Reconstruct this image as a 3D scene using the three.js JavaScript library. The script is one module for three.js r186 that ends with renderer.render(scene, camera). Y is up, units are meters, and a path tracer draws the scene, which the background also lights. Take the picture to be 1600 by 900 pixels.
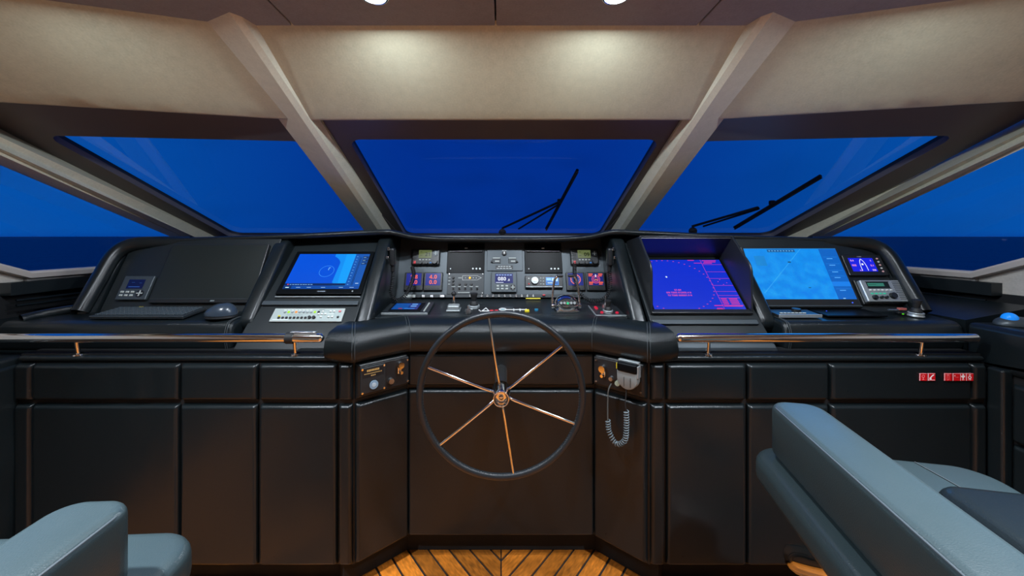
import * as THREE from 'three';
import { RoundedBoxGeometry } from 'three/addons/geometries/RoundedBoxGeometry.js';
import { mergeGeometries, toCreasedNormals } from 'three/addons/utils/BufferGeometryUtils.js';
import { RectAreaLightUniformsLib } from 'three/addons/lights/RectAreaLightUniformsLib.js';
import { ImprovedNoise } from 'three/addons/math/ImprovedNoise.js';
RectAreaLightUniformsLib.init();

// ---------------------------------------------------------------- camera, sky, exposure
const scene = new THREE.Scene();
const camera = new THREE.PerspectiveCamera(73.74, 1600 / 900, 0.05, 6000);
camera.position.set(0, 1.5, 0);
camera.lookAt(0, 1.5, -1);
camera.setViewOffset(1600, 900, 17, 81, 1600, 900);      // shifted lens
camera.updateProjectionMatrix();
const renderer = new THREE.WebGLRenderer();
renderer.toneMapping = THREE.LinearToneMapping;
renderer.toneMappingExposure = 1.0;
renderer.shadowMap.enabled = true;
const perlin = new ImprovedNoise();
const LAMP = 1120, SPOT = 33, LAMP_COLOR = 0xeaf4ff;                 // ceiling downlights
{ // dusk sky: deep blue ahead, paler towards the sides, thin dark cloud
  const w = 512, h = 256, a = new Float32Array(w * h * 4);
  for (let j = 0; j < h; j++) for (let i = 0; i < w; i++) {
    const lon = (i + .5) / w * 2 * Math.PI, lat = ((j + .5) / h - .5) * Math.PI;
    const x = Math.cos(lat) * Math.cos(lon), y = Math.sin(lat), z = Math.cos(lat) * Math.sin(lon);
    const side = THREE.MathUtils.smoothstep(Math.abs(x), .2, .95);
    const n = perlin.noise(x * 5 + 3, y * 12, z * 5) * .5 + perlin.noise(x * 11, y * 26 + 7, z * 11) * .3;
    const c = 1 - .3 * Math.max(0, n);
    const k = (j * w + i) * 4;
    a[k] = (.0004 + .0012 * side) * c; a[k + 1] = (.030 + .058 * side) * c; a[k + 2] = (.285 + .13 * side) * c; a[k + 3] = 1;
  }
  const t = new THREE.DataTexture(a, w, h, THREE.RGBAFormat, THREE.FloatType);
  t.mapping = THREE.EquirectangularReflectionMapping; t.magFilter = t.minFilter = THREE.LinearFilter; t.colorSpace = THREE.LinearSRGBColorSpace; t.needsUpdate = true;
  scene.background = t;
}

// ---------------------------------------------------------------- helpers
let seed = 7;
const rnd = () => { seed = (seed * 1664525 + 1013904223) >>> 0; return seed / 4294967296; };
const W = (x, y, d) => new THREE.Vector3(x, y, -d);      // d is the distance ahead of the helm position
const used = {};
function numbered(n) { if (!(n in used)) { used[n] = 0; return n; } used[n]++; return n + '_' + String(used[n]).padStart(3, '0'); }
function metricUV(g) {                                    // uv in metres from the dominant normal
  const p = g.attributes.position, n = g.attributes.normal, uv = new Float32Array(p.count * 2);
  for (let i = 0; i < p.count; i++) {
    const ax = Math.abs(n.getX(i)), ay = Math.abs(n.getY(i)), az = Math.abs(n.getZ(i));
    let u, v;
    if (az >= ax && az >= ay) { u = p.getX(i); v = p.getY(i); } else if (ay >= ax) { u = p.getX(i); v = p.getZ(i); } else { u = p.getZ(i); v = p.getY(i); }
    uv[2 * i] = u; uv[2 * i + 1] = v;
  }
  g.setAttribute('uv', new THREE.BufferAttribute(uv, 2)); return g;
}
function clean(g) { let q = g.index ? g.toNonIndexed() : g; if (!q.attributes.normal) q.computeVertexNormals(); for (const k of Object.keys(q.attributes)) if (!['position', 'normal', 'uv'].includes(k)) q.deleteAttribute(k); return q; }
function join(list) { return mergeGeometries(list.map((g) => metricUV(clean(g)))); }
function mesh(name, g, m, parent, keepUV) {
  if (Array.isArray(g)) g = join(g); else if (!keepUV) g = metricUV(clean(g));
  const o = new THREE.Mesh(g, m); o.castShadow = o.receiveShadow = true;
  if (parent) { o.name = name; parent.add(o); } else { o.name = numbered(name); scene.add(o); }
  return o;
}
function tag(o, label, category, group) { o.userData = { label, category }; if (group) o.userData.group = group; return o; }
function thing(name, label, category, group) { const o = new THREE.Group(); o.name = numbered(name); scene.add(o); return tag(o, label, category, group); }
function struct(name, g, m) { const o = mesh(name, g, m); o.userData.kind = 'structure'; return o; }
const rbox = (w, h, d, r = .004, x = 0, y = 0, z = 0, seg = 2) => new RoundedBoxGeometry(w, h, d, seg, Math.min(r, w / 2.01, h / 2.01, d / 2.01)).translate(x, y, z);
const cyl = (r0, r1, h, x = 0, y = 0, z = 0, seg = 20) => new THREE.CylinderGeometry(r0, r1, h, seg).translate(x, y, z);
const zcyl = (r0, r1, h, x = 0, y = 0, z = 0, seg = 20) => new THREE.CylinderGeometry(r0, r1, h, seg).rotateX(Math.PI / 2).translate(x, y, z);
const tube = (pts, r, seg = 40, rs = 8, closed = false) => new THREE.TubeGeometry(new THREE.CatmullRomCurve3(pts, closed, 'catmullrom', .5), seg, r, rs, closed);
function bar(a, b, r, rs = 14) { const d = b.clone().sub(a), g = new THREE.CylinderGeometry(r, r, d.length(), rs); g.applyQuaternion(new THREE.Quaternion().setFromUnitVectors(new THREE.Vector3(0, 1, 0), d.clone().normalize())); return g.translate((a.x + b.x) / 2, (a.y + b.y) / 2, (a.z + b.z) / 2); }
function tri(list) { const g = new THREE.BufferGeometry(); g.setAttribute('position', new THREE.BufferAttribute(new Float32Array(list.flatMap((v) => [v.x, v.y, v.z])), 3)); g.computeVertexNormals(); return g; }
function loft(rows, closedRow = false, caps = false, crease = .7) {       // rows of equal length -> skin
  const L = [], n = rows[0].length;
  for (let i = 0; i < rows.length - 1; i++) for (let j = 0; j < n - (closedRow ? 0 : 1); j++) {
    const a = rows[i][j], b = rows[i][(j + 1) % n], c = rows[i + 1][(j + 1) % n], d = rows[i + 1][j];
    L.push(a, b, c, a, c, d);
  }
  if (caps) for (const [r, f] of [[rows[0], 1], [rows[rows.length - 1], 0]]) {
    const c = r.reduce((s, v) => s.add(v), new THREE.Vector3()).multiplyScalar(1 / n);
    for (let j = 0; j < n; j++) { const a = r[j], b = r[(j + 1) % n]; f ? L.push(c, b, a) : L.push(c, a, b); }
  }
  return toCreasedNormals(tri(L.map((v) => v.clone())), crease);
}
// outline in (d, y), extruded along x
function sideExtrude(pts, x0, x1, bevel = .015, round = .02) {
  const s = new THREE.Shape(), n = pts.length;
  for (let i = 0; i < n; i++) {
    const p = new THREE.Vector2(...pts[i]), a = new THREE.Vector2(...pts[(i + n - 1) % n]), b = new THREE.Vector2(...pts[(i + 1) % n]);
    const r = pts[i][2] ?? round, q0 = p.clone().add(a.clone().sub(p).setLength(r)), q1 = p.clone().add(b.clone().sub(p).setLength(r));
    if (i === 0) s.moveTo(q0.x, q0.y); else s.lineTo(q0.x, q0.y);
    s.quadraticCurveTo(p.x, p.y, q1.x, q1.y);
  }
  const g = new THREE.ExtrudeGeometry(s, { depth: x1 - x0 - 2 * bevel, bevelEnabled: bevel > 0, bevelThickness: bevel, bevelSize: bevel, bevelOffset: -bevel, bevelSegments: 4, curveSegments: 6 });
  g.rotateY(Math.PI / 2);                                 // shape x (d) -> -z, depth -> +x
  return toCreasedNormals(g.translate(x0 + bevel, 0, 0), .6);
}
// upholstered pad: rounded edges, faint wrinkles; local x right, y up, z towards the room
function pad(w, h, t = .022, r = .016, wr = 0, sd = 0) {
  const line = (L) => { const o = []; for (let i = 0; i <= 6; i++) o.push(r * (1 - Math.cos(i / 6 * Math.PI / 2))); const m = Math.max(4, Math.round(L / .035)); for (let i = 1; i < m; i++) o.push(r + (L - 2 * r) * i / m); for (let i = 6; i >= 0; i--) o.push(L - r * (1 - Math.cos(i / 6 * Math.PI / 2))); return o; };
  const xs = line(w), ys = line(h), prof = (q) => { q = Math.min(1, q / r); return Math.sqrt(Math.max(0, 1 - (1 - q) * (1 - q))); };
  const pos = [], uv = [], ix = [];
  for (const y of ys) for (const x of xs) {
    const e = prof(Math.min(x, w - x)) * prof(Math.min(y, h - y));
    const n = perlin.noise(x * 9 + sd, y * 3 + sd * 2, sd) * .6 + perlin.noise(x * 22 + sd, y * 7, sd * 3) * .4;
    pos.push(x - w / 2, y - h / 2, e * (t + wr * n)); uv.push(x, y);
  }
  const nx = xs.length;
  for (let j = 0; j < ys.length - 1; j++) for (let i = 0; i < nx - 1; i++) { const a = j * nx + i; ix.push(a, a + 1, a + nx + 1, a, a + nx + 1, a + nx); }
  const g = new THREE.BufferGeometry(); g.setAttribute('position', new THREE.Float32BufferAttribute(pos, 3)); g.setAttribute('uv', new THREE.Float32BufferAttribute(uv, 2)); g.setIndex(ix); g.computeVertexNormals(); return g;
}
// mitred sweep of a profile [[out, y]...] along a plan path [[x, d]...]; out points to the right-hand side (towards the room)
function sweepPlan(path, profile, caps = true, crease = .8) {
  const rows = path.map((p, i) => {
    const dir = (a, b) => new THREE.Vector2(b[0] - a[0], -(b[1] - a[1])).normalize();
    const d0 = i ? dir(path[i - 1], p) : dir(p, path[1]), d1 = i < path.length - 1 ? dir(p, path[i + 1]) : d0;
    const n0 = new THREE.Vector2(-d0.y, d0.x), n1 = new THREE.Vector2(-d1.y, d1.x), m = n0.clone().add(n1).normalize(); m.multiplyScalar(1 / m.dot(n0));
    return profile.map(([o, y]) => new THREE.Vector3(p[0] + m.x * o, y, -p[1] + m.y * o));
  });
  return loft(rows, true, caps, crease);
}
// rounded-edge panel hung between four corners, lower edge turned back
function foldPanel(TL, TR, BL, BR, thick = .05, r = .02) {
  const N = new THREE.Vector3().crossVectors(TR.clone().sub(TL), BL.clone().sub(TL)).normalize();   // points away from the room
  const cols = 24, rows = [];
  for (let k = 0; k <= 18; k++) {
    const row = [];
    for (let i = 0; i <= cols; i++) {
      const a = TL.clone().lerp(TR, i / cols), b = BL.clone().lerp(BR, i / cols), dn = b.clone().sub(a), L = dn.length(); dn.normalize();
      const p = (s, back) => a.clone().addScaledVector(dn, s).addScaledVector(N, back);
      if (k <= 8) row.push(p((L - r) * k / 8, 0)); else if (k <= 15) { const q = (k - 8) / 7 * Math.PI / 2; row.push(p(L - r + r * Math.sin(q), r - r * Math.cos(q))); } else if (k === 16) row.push(p(L, thick)); else row.push(p(k === 17 ? L * .5 : 0, thick));
    }
    rows.push(row);
  }
  const ends = [0, cols].map((c) => rows.map((q) => q[c]));
  const L = []; for (const e of ends) { const c = e.reduce((s, v) => s.add(v), new THREE.Vector3()).multiplyScalar(1 / e.length); for (let i = 0; i < e.length; i++) L.push(c, e[i], e[(i + 1) % e.length]); }
  rows.push(rows[0]);
  return mergeGeometries([clean(loft(rows, false, false, .6)), clean(tri(L.map((v) => v.clone())))]);
}
const hexLoft = (a, b) => loft([a, b], true, true, .3);
// mounting frames: origin, slope up, outward normal
function frame(y, d, tilt) { const a = tilt * Math.PI / 180; return { o: W(0, y, d), x: new THREE.Vector3(1, 0, 0), u: new THREE.Vector3(0, Math.sin(a), -Math.cos(a)) }; }
const FC = frame(1.136, 2.25, 69), FB = frame(.985, 1.68, 44), FD = frame(1.13, 1.914, 63), FT = frame(1.10, 1.90, 6);
const FW = { o: W(0, 0, 1.638), x: new THREE.Vector3(1, 0, 0), u: new THREE.Vector3(0, 1, 0) };
const FM = { o: W(0, 0, 1.80), x: new THREE.Vector3(1, 0, 0), u: new THREE.Vector3(0, 1, 0) };
const FL = { o: W(-.628, 0, 1.638), x: W(.191, 0, .162).normalize(), u: new THREE.Vector3(0, 1, 0) };
const FR = { o: W(.437, 0, 1.80), x: W(.191, 0, -.162).normalize(), u: new THREE.Vector3(0, 1, 0) };
function mount(o, F, s, t, off = 0) {
  const z = new THREE.Vector3().crossVectors(F.x, F.u);
  o.position.copy(F.o).addScaledVector(F.x, s).addScaledVector(F.u, t).addScaledVector(z, off);
  o.quaternion.setFromRotationMatrix(new THREE.Matrix4().makeBasis(F.x, F.u, z)); return o;
}

// ---------------------------------------------------------------- materials
function noiseTex(size, fn, rep, srgb = false) {
  const a = new Uint8Array(size * size * 4);
  for (let j = 0; j < size; j++) for (let i = 0; i < size; i++) { const c = fn(i / size, j / size), k = (j * size + i) * 4; for (let q = 0; q < 3; q++) a[k + q] = Math.max(0, Math.min(255, 255 * (Array.isArray(c) ? c[q] : c))); a[k + 3] = 255; }
  const t = new THREE.DataTexture(a, size, size); t.wrapS = t.wrapT = THREE.RepeatWrapping; t.magFilter = THREE.LinearFilter; t.minFilter = THREE.LinearMipmapLinearFilter; t.generateMipmaps = true; t.repeat.set(rep, rep); if (srgb) t.colorSpace = THREE.SRGBColorSpace; t.needsUpdate = true; return t;
}
const tileN = (u, v, f, z = 0) => { // tileable noise on a torus-like blend
  const a = perlin.noise(u * f, v * f, z), b = perlin.noise((u - 1) * f, v * f, z), c = perlin.noise(u * f, (v - 1) * f, z), d = perlin.noise((u - 1) * f, (v - 1) * f, z);
  return (a * (1 - u) + b * u) * (1 - v) + (c * (1 - u) + d * u) * v;
};
const grain = noiseTex(256, (u, v) => .5 + .45 * tileN(u, v, 60) + .3 * tileN(u, v, 110, 3), 6);
const scuff = noiseTex(256, (u, v) => { const n = .5 + .5 * tileN(u, v, 5, 1) + .35 * tileN(u, v, 14, 2) + .2 * tileN(u, v, 50, 4); return [1, .78 + .26 * n, 1]; }, 1.6);
const fabricTone = noiseTex(256, (u, v) => { const n = tileN(u, v, 4, 5) * .05 + tileN(u, v, 90, 6) * .06 + tileN(u, v, 22, 8) * .04; return [.93 + n, .93 + n, .93 + n]; }, 1.5, true);
const std = (color, roughness = .5, metalness = 0, extra = {}) => new THREE.MeshStandardMaterial({ color, roughness, metalness, ...extra });
const lin = (r, g, b) => new THREE.Color().setRGB(r, g, b);
const M = {
  leather: new THREE.MeshPhysicalMaterial({ color: lin(.0065, .010, .0115), roughness: .34, specularIntensity: .8, bumpMap: grain, bumpScale: .0005, roughnessMap: scuff }),
  leatherGrey: new THREE.MeshPhysicalMaterial({ color: lin(.030, .046, .050), roughness: .36, bumpMap: grain, bumpScale: .0005, roughnessMap: scuff }),
  piping: std(lin(.05, .062, .07), .38),
  thread: std(lin(.045, .055, .06), .6),
  black: std(lin(.009, .010, .011), .5), gap: std(lin(.004, .004, .004), .8), blackPlastic: std(lin(.012, .014, .016), .35),
  dash: std(lin(.010, .0145, .0165), .42, 0, { bumpMap: grain, bumpScale: .0003, roughnessMap: scuff }),
  greyPlate: std(lin(.055, .07, .08), .4, .3), darkPlate: std(lin(.022, .028, .032), .42, .2), silver: std(lin(.38, .42, .43), .38, .5), paleGrey: std(lin(.42, .46, .44), .5),
  chrome: std(lin(.86, .85, .83), .08, 1), steel: std(lin(.6, .6, .6), .3, 1),
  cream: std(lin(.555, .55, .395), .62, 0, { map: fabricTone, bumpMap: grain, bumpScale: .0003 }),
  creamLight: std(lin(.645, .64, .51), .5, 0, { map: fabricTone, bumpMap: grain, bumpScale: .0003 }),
  taupe: std(lin(.29, .285, .275), .7, 0, { map: fabricTone }),
  frit: std(lin(.085, .075, .072), .45), gasket: std(lin(.008, .009, .01), .5),
  sillTrim: std(lin(.52, .48, .44), .45), wallBeige: std(lin(.56, .53, .48), .7, 0, { map: fabricTone }),
  whiteBtn: std(lin(.7, .72, .7), .4), red: std(lin(.6, .02, .03), .4), yellow: std(lin(.75, .62, .03), .4), blackGloss: new THREE.MeshPhysicalMaterial({ color: lin(.003, .004, .005), roughness: .35, specularIntensity: .2 }), green: std(lin(.1, .5, .3), .4), sage: std(lin(.38, .48, .38), .5),
  rubber: std(lin(.01, .011, .012), .6), wheelLeather: std(lin(.014, .018, .021), .36, 0, { bumpMap: grain, bumpScale: .0004 }),
  glass: new THREE.MeshPhysicalMaterial({ color: 0xffffff, roughness: 0, transmission: 1, thickness: 0, ior: 1.5 }),
};
const glow = (c, k = 1) => new THREE.MeshStandardMaterial({ color: 0x000000, roughness: .4, emissive: c, emissiveIntensity: k });
// canvas pictures for screens and printed plates
function canvas(w, h, draw) { const c = document.createElement('canvas'); c.width = w; c.height = h; const g = c.getContext('2d'); draw(g, w, h); const t = new THREE.CanvasTexture(c); t.colorSpace = THREE.SRGBColorSpace; t.magFilter = THREE.LinearFilter; return t; }
const screenMat = (w, h, draw, k = 1) => new THREE.MeshStandardMaterial({ color: 0x050505, roughness: .25, emissive: 0xffffff, emissiveIntensity: k, emissiveMap: canvas(w, h, draw) });
const printMat = (w, h, draw, rough = .45) => new THREE.MeshStandardMaterial({ roughness: rough, map: canvas(w, h, draw) });
const face = (w, h, x = 0, y = 0, z = 0) => new THREE.PlaneGeometry(w, h).translate(x, y, z);
const txt = (g, s, x, y, px, col, al = 'center', w = 'bold') => { g.font = `${w} ${px}px sans-serif`; g.fillStyle = col; g.textAlign = al; g.textBaseline = 'middle'; g.fillText(s, x, y); };
const fill = (g, c, x, y, w, h) => { g.fillStyle = c; g.fillRect(x, y, w, h); };

// ---------------------------------------------------------------- shell of the wheelhouse
const CEIL = 2.28;
{ // sea
  const g = new THREE.PlaneGeometry(12000, 12000, 1, 1).rotateX(-Math.PI / 2).translate(0, -5, 0);
  const waves = noiseTex(256, (u, v) => .5 + .4 * tileN(u, v, 12, 9) + .3 * tileN(u, v, 40, 11), .05);
  const o = mesh('sea', g, std(lin(.002, .026, .10), .5, 0, { bumpMap: waves, bumpScale: .5 })); o.userData = { label: 'dark blue sea stretching to the horizon outside', category: 'sea', kind: 'structure' };
}
const floorGroup = new THREE.Group(); floorGroup.name = numbered('floor'); floorGroup.userData = { kind: 'structure', label: 'teak chevron plank floor with black caulking' }; scene.add(floorGroup);
mesh('caulking', new THREE.BoxGeometry(4.7, .04, 5).translate(0, -.026, .6), M.gap, floorGroup);
{ // chevron planks, both sides meet at x = 0
  const slope = 1.26, step = .125, x1 = 2.3, z0 = -1.9, z1 = 3.0, gap = .010;
  const clip = (poly, f) => { const o = []; for (let i = 0; i < poly.length; i++) { const a = poly[i], b = poly[(i + 1) % poly.length], fa = f(a), fb = f(b); if (fa >= 0) o.push(a); if (fa * fb < 0) { const t = fa / (fa - fb); o.push([a[0] + (b[0] - a[0]) * t, a[1] + (b[1] - a[1]) * t]); } } return o; };
  const woods = [0, 1, 2, 3, 4].map((k) => { const tone = [1, .86, 1.1, .94, .78][k]; return std(0xffffff, .36, 0, { map: noiseTex(256, (u, v) => { const l = tileN(u, v * .25, 60, k * 3) * .3 + tileN(u, v, 8, k) * .15 + tileN(u, v * .2, 120, k + 9) * .2; const c = tone * (1 + l); return [.73 * c, .425 * c, .135 * c]; }, 1.7, true) }); });
  for (const s of [-1, 1]) for (let k = -24; k < 42; k++) {
    const z = z0 + k * step; // at the middle line, board edge; towards the sides the board runs forward
    let p = [[0, z + gap * .8], [0, z + step - gap * .8], [x1, z + step - gap * .8 - x1 * slope], [x1, z + gap * .8 - x1 * slope]];
    p = clip(p, (q) => q[0] - .003); p = clip(p, (q) => q[1] - z0); if (p.length > 2) p = clip(p, (q) => z1 - q[1]);
    if (p.length < 3) continue;
    const sh = new THREE.Shape(p.map(([x, zz]) => new THREE.Vector2(x * s, -zz))), g = new THREE.ExtrudeGeometry(sh, { depth: .012, bevelEnabled: false });
    g.rotateX(-Math.PI / 2).translate(0, -.012, 0);
    const c = clean(g), pos = c.attributes.position, uv = new Float32Array(pos.count * 2), dir = [1 / Math.hypot(1, slope), -slope / Math.hypot(1, slope)], off = rnd() * 7;
    for (let i = 0; i < pos.count; i++) { const x = pos.getX(i) * s, zz = pos.getZ(i); uv[2 * i] = -x * dir[1] + zz * dir[0] + off; uv[2 * i + 1] = x * dir[0] + zz * dir[1] + off * 3; }
    c.setAttribute('uv', new THREE.BufferAttribute(uv, 2));
    mesh('plank', c, woods[Math.floor(rnd() * 5)], floorGroup, true);
  }
}
{ // ceiling: taupe panels with fine joints under a solid roof
  const g = new THREE.Group(); g.name = numbered('ceiling'); g.userData = { kind: 'structure' }; scene.add(g);
  mesh('roof', [new THREE.BoxGeometry(5.4, .12, 4.7).translate(0, CEIL + .10, .75), new THREE.BoxGeometry(2.2, .12, .5).translate(0, CEIL + .10, -1.5)], M.black, g);
  const xs = [-2.65, -.772, -.02, .728, 2.65];
  for (let i = 0; i < 4; i++) { const w = xs[i + 1] - xs[i] - .005; mesh('ceiling_panel', rbox(w, .04, 4.7, .004, (xs[i] + xs[i + 1]) / 2, CEIL + .02, .86 ), M.taupe, g); }
}
struct('wall_back', new THREE.BoxGeometry(5.3, 2.5, .1).translate(0, 1.15, 3.05), M.wallBeige);
// header panels between ceiling and windscreen
{
  const defs = [
    ['trim_1', W(-.925, CEIL + .01, 1.405), W(.925, CEIL + .01, 1.405), W(-.925, 2.04, 1.82), W(.925, 2.04, 1.82)],
    ['trim_2', W(-2.62, CEIL + .01, .92), W(-.95, CEIL + .01, 1.414), W(-2.62, 2.045, 1.47), W(-.90, 2.045, 1.85)],
    ['trim_3', W(.95, CEIL + .01, 1.414), W(2.62, CEIL + .01, .92), W(.90, 2.045, 1.85), W(2.62, 2.045, 1.47)]];
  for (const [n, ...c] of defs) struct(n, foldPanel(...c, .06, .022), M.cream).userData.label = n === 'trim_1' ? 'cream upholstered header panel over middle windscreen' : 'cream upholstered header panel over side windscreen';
}
// windscreen mullions and corner pillars (cream clad beams)
for (const s of [-1, 1]) {
  const R = (x, y, d) => W(-s * x, y, d), o = s < 0 ? (a) => a : (a) => a.slice().reverse();
  const bot = o([R(1.002, 1.50, 2.90), R(.862, 1.455, 2.88), R(.835, 1.462, 2.90), R(.808, 1.49, 2.95), R(.82, 1.56, 3.02), R(1.0, 1.57, 3.0)].map((v) => { v.x = -v.x; return v; }));
  const top = o([R(1.085, 2.30, 1.365), R(.948, 2.29, 1.318), R(.925, 2.295, 1.335), R(.905, 2.30, 1.40), R(.91, 2.40, 1.47), R(1.08, 2.40, 1.45)].map((v) => { v.x = -v.x; return v; }));
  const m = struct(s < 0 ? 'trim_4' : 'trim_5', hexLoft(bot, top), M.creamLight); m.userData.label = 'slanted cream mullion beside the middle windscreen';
  const e = (a, b) => b.clone().add(b.clone().sub(a).multiplyScalar(.62));
  const b2 = [W(-2.109, 1.509, 2.80), W(-2.155, 1.5045, 2.68), W(-2.233, 1.50, 2.69), W(-2.36, 1.495, 2.75), W(-2.42, 1.58, 2.90), W(-2.2, 1.6, 2.92)];
  const t2 = [W(-2.427, 2.049, 1.86), W(-2.297, 1.931, 1.76), W(-2.303, 1.890, 1.765), W(-2.349, 1.866, 1.80), W(-2.56, 1.93, 1.90), W(-2.56, 2.08, 1.93)];
  let bb = b2.map((v, i) => v.clone().lerp(t2[i], -.06)), tt = t2.map((v, i) => e(b2[i], v));
  if (s > 0) { for (const v of [...bb, ...tt]) v.x = -v.x; bb.reverse(); tt.reverse(); }
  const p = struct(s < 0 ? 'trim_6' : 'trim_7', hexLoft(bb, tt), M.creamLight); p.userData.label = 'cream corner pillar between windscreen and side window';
}
// windscreens: frit frame with rounded opening, gasket, glass
function rrLoop(s0, s1, t0, t1, rs, rt, n = 8) { const P = []; for (const [cx, cy, a0] of [[s1 - rs, t1 - rt, 0], [s0 + rs, t1 - rt, 90], [s0 + rs, t0 + rt, 180], [s1 - rs, t0 + rt, 270]]) for (let k = 0; k <= n; k++) { const a = (a0 + 90 * k / n) * Math.PI / 180; P.push([cx + rs * Math.cos(a), cy + rt * Math.sin(a)]); } return P; }
function ring(map, inner, outer, N, thick) { const rows = []; const I = inner.map(map), O = outer.map(map), back = (a) => a.map((v) => v.clone().addScaledVector(N, thick)); for (const r of [O, I, back(I), back(O), O]) rows.push(r); return loft(rows, true, false, .5); }
function windscreen(n, O, a, b, open, outerR, label, taper = 0) {
  const map = ([s, t]) => O.clone().addScaledVector(a, s * (1 + taper * t)).addScaledVector(b, t);
  let N = new THREE.Vector3().crossVectors(a, b).normalize(); if (N.z > 0) N.negate();     // outwards
  const g = new THREE.Group(); g.name = numbered('window_' + n); g.userData = { kind: 'structure', label }; scene.add(g);
  const [s0, s1, t0, t1] = open, rs = .06 / a.length(), rt = .06 / b.length(), inner = rrLoop(s0, s1, t0, t1, rs, rt), outer = rrLoop(...outerR, .001, .001);
  mesh('window_frame', ring(map, inner, outer, N, .03), M.frit, g);
  const i2 = rrLoop(s0 - .012 / a.length(), s1 + .012 / a.length(), t0 - .012 / b.length(), t1 + .012 / b.length(), rs, rt);
  mesh('gasket', ring(([s, t]) => map([s, t]).addScaledVector(N, .03), inner, i2, N, .02), M.gasket, g);
  const q = [[outerR[0], outerR[2]], [outerR[1], outerR[2]], [outerR[1], outerR[3]], [outerR[0], outerR[3]]].map((p) => map(p).addScaledVector(N, .045));
  mesh('pane', tri([q[0], q[1], q[2], q[0].clone(), q[2].clone(), q[3]]), M.glass, g);
  return { map, N };
}
const WS = windscreen(1, W(0, 1.5, 2.95), W(1, 0, 0), new THREE.Vector3(0, .504, .947), [-.735, .765, -.04, 1.0], [-.95, .95, -.12, 1.62], 'middle windscreen with dark frame', .085);
const WSL = windscreen(2, W(-.9, 1.5, 2.93), new THREE.Vector3(-1.35, 0, .13), new THREE.Vector3(-.2, .466, .918), [-.07, .818, -.04, 1.047], [-.10, .935, -.1, 1.6], 'side windscreen beyond the chart screen console');
const WSR = windscreen(3, W(.9, 1.5, 2.93), new THREE.Vector3(1.35, 0, .13), new THREE.Vector3(.2, .466, .918), [-.07, .818, -.04, 1.047], [-.10, .935, -.1, 1.6], 'side windscreen beyond the radar console');
// side windows with pale sill trim, side walls below and behind
for (const s of [-1, 1]) {
  const X = (d) => 2.45 - (d - 1.98) * .13, P = (y, d, o = 0) => W(s * (X(d) + o), y, d);
  const g = new THREE.Group(); g.name = numbered(s < 0 ? 'window_4' : 'window_5'); g.userData = { kind: 'structure' }; scene.add(g);
  const q = [P(1.30, 3.0, .03), P(1.30, 1.96, .03), P(1.62, 1.35, .03), P(2.4, 1.2, .03), P(2.4, 3.0, .03)];
  mesh('pane', tri([q[0], q[1], q[2], q[0].clone(), q[2].clone(), q[3], q[0].clone(), q[3].clone(), q[4]]), M.glass, g);
  const strip = (a, b, h, inn) => { const up = new THREE.Vector3(0, 1, 0), dir = b.clone().sub(a).normalize(), side = new THREE.Vector3(-s, 0, 0), prof = (p) => [[0, 0], [inn, 0], [inn + .006, -h * .3], [inn, -h], [0, -h]].map(([x, y]) => p.clone().addScaledVector(side, x).addScaledVector(up, y)); return hexLoft(prof(a), prof(b)); };
  mesh('window_sill', strip(P(1.318, 1.985, .04), P(1.318, 2.95, .04), .034, .06), M.sillTrim, g);
  mesh('window_sill', strip(P(1.318, 1.985, .04), P(1.60, 1.35, .04), .034, .06), M.sillTrim, g);
  const n = s < 0 ? 'left' : 'right';
  // wall below the sill, its leather strip, and the solid wall aft of the window
  const w = new THREE.Group(); w.name = 'wall_' + n; w.userData = { kind: 'structure' }; scene.add(w);
  const low = (a, b, ya, yb, y2a, y2b, o) => hexLoft([P(ya, a, o), P(ya, a, .2), P(y2a, a, .2), P(y2a, a, o)], [P(yb, b, o), P(yb, b, .2), P(y2b, b, .2), P(y2b, b, o)]);
  mesh('lower_wall', low(1.985, 3.0, 1.285, 1.285, -.05, -.05, .02), M.black, w);
  mesh('shadow_gap', low(1.985, 3.0, 1.287, 1.287, 1.266, 1.266, .0), M.taupe, w);
  mesh('leather_strip', low(1.90, 2.9, 1.268, 1.268, 1.205, 1.215, -.035), M.dash, w);
  mesh('lower_wall', low(1.2, 1.985, 1.215, 1.215, -.05, -.05, .02), M.black, w);
  mesh('aft_wall', [hexLoft([P(1.285, 1.985, .02), P(1.285, 1.985, .2), P(1.215, 1.985, .2), P(1.215, 1.985, .02)], [P(1.57, 1.35, .02), P(1.57, 1.35, .2), P(1.215, 1.35, .2), P(1.215, 1.35, .02)]), new THREE.BoxGeometry(.18, 2.5, 4.4).translate(s * 2.62, 1.15, .85), ], M.wallBeige, w);
}

// ---------------------------------------------------------------- ceiling downlights
function downlight(x, z, label, beam = false) {
  const o = thing('ceiling_downlight', label, 'light', 'downlights in the ceiling'); o.position.set(x, CEIL, z);
  mesh('trim_ring', new THREE.TorusGeometry(.042, .006, 8, 28).rotateX(Math.PI / 2), M.chrome, o);
  mesh('lens', cyl(.038, .038, .006, 0, -.002, 0, 24), glow(LAMP_COLOR, 6), o);
  if (beam) { const b = new THREE.SpotLight(LAMP_COLOR, SPOT, 0, .86, .9, 2); b.position.set(0, -.012, 0); b.shadow.radius = 2; b.castShadow = true; b.name = 'lamp'; b.target.position.set(x, 0, z); b.target.updateMatrixWorld(); o.add(b); return; }
  const l = new THREE.RectAreaLight(LAMP_COLOR, LAMP, .07, .07); l.position.set(0, -.008, 0); l.rotation.x = -Math.PI / 2; l.name = 'lamp'; o.add(l);
}
downlight(-.412, -1.245, 'round chrome downlight in the ceiling panel next to the middle header, chart screen side');
downlight(.374, -1.245, 'round chrome downlight in the ceiling panel next to the middle header, radar side');
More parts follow.
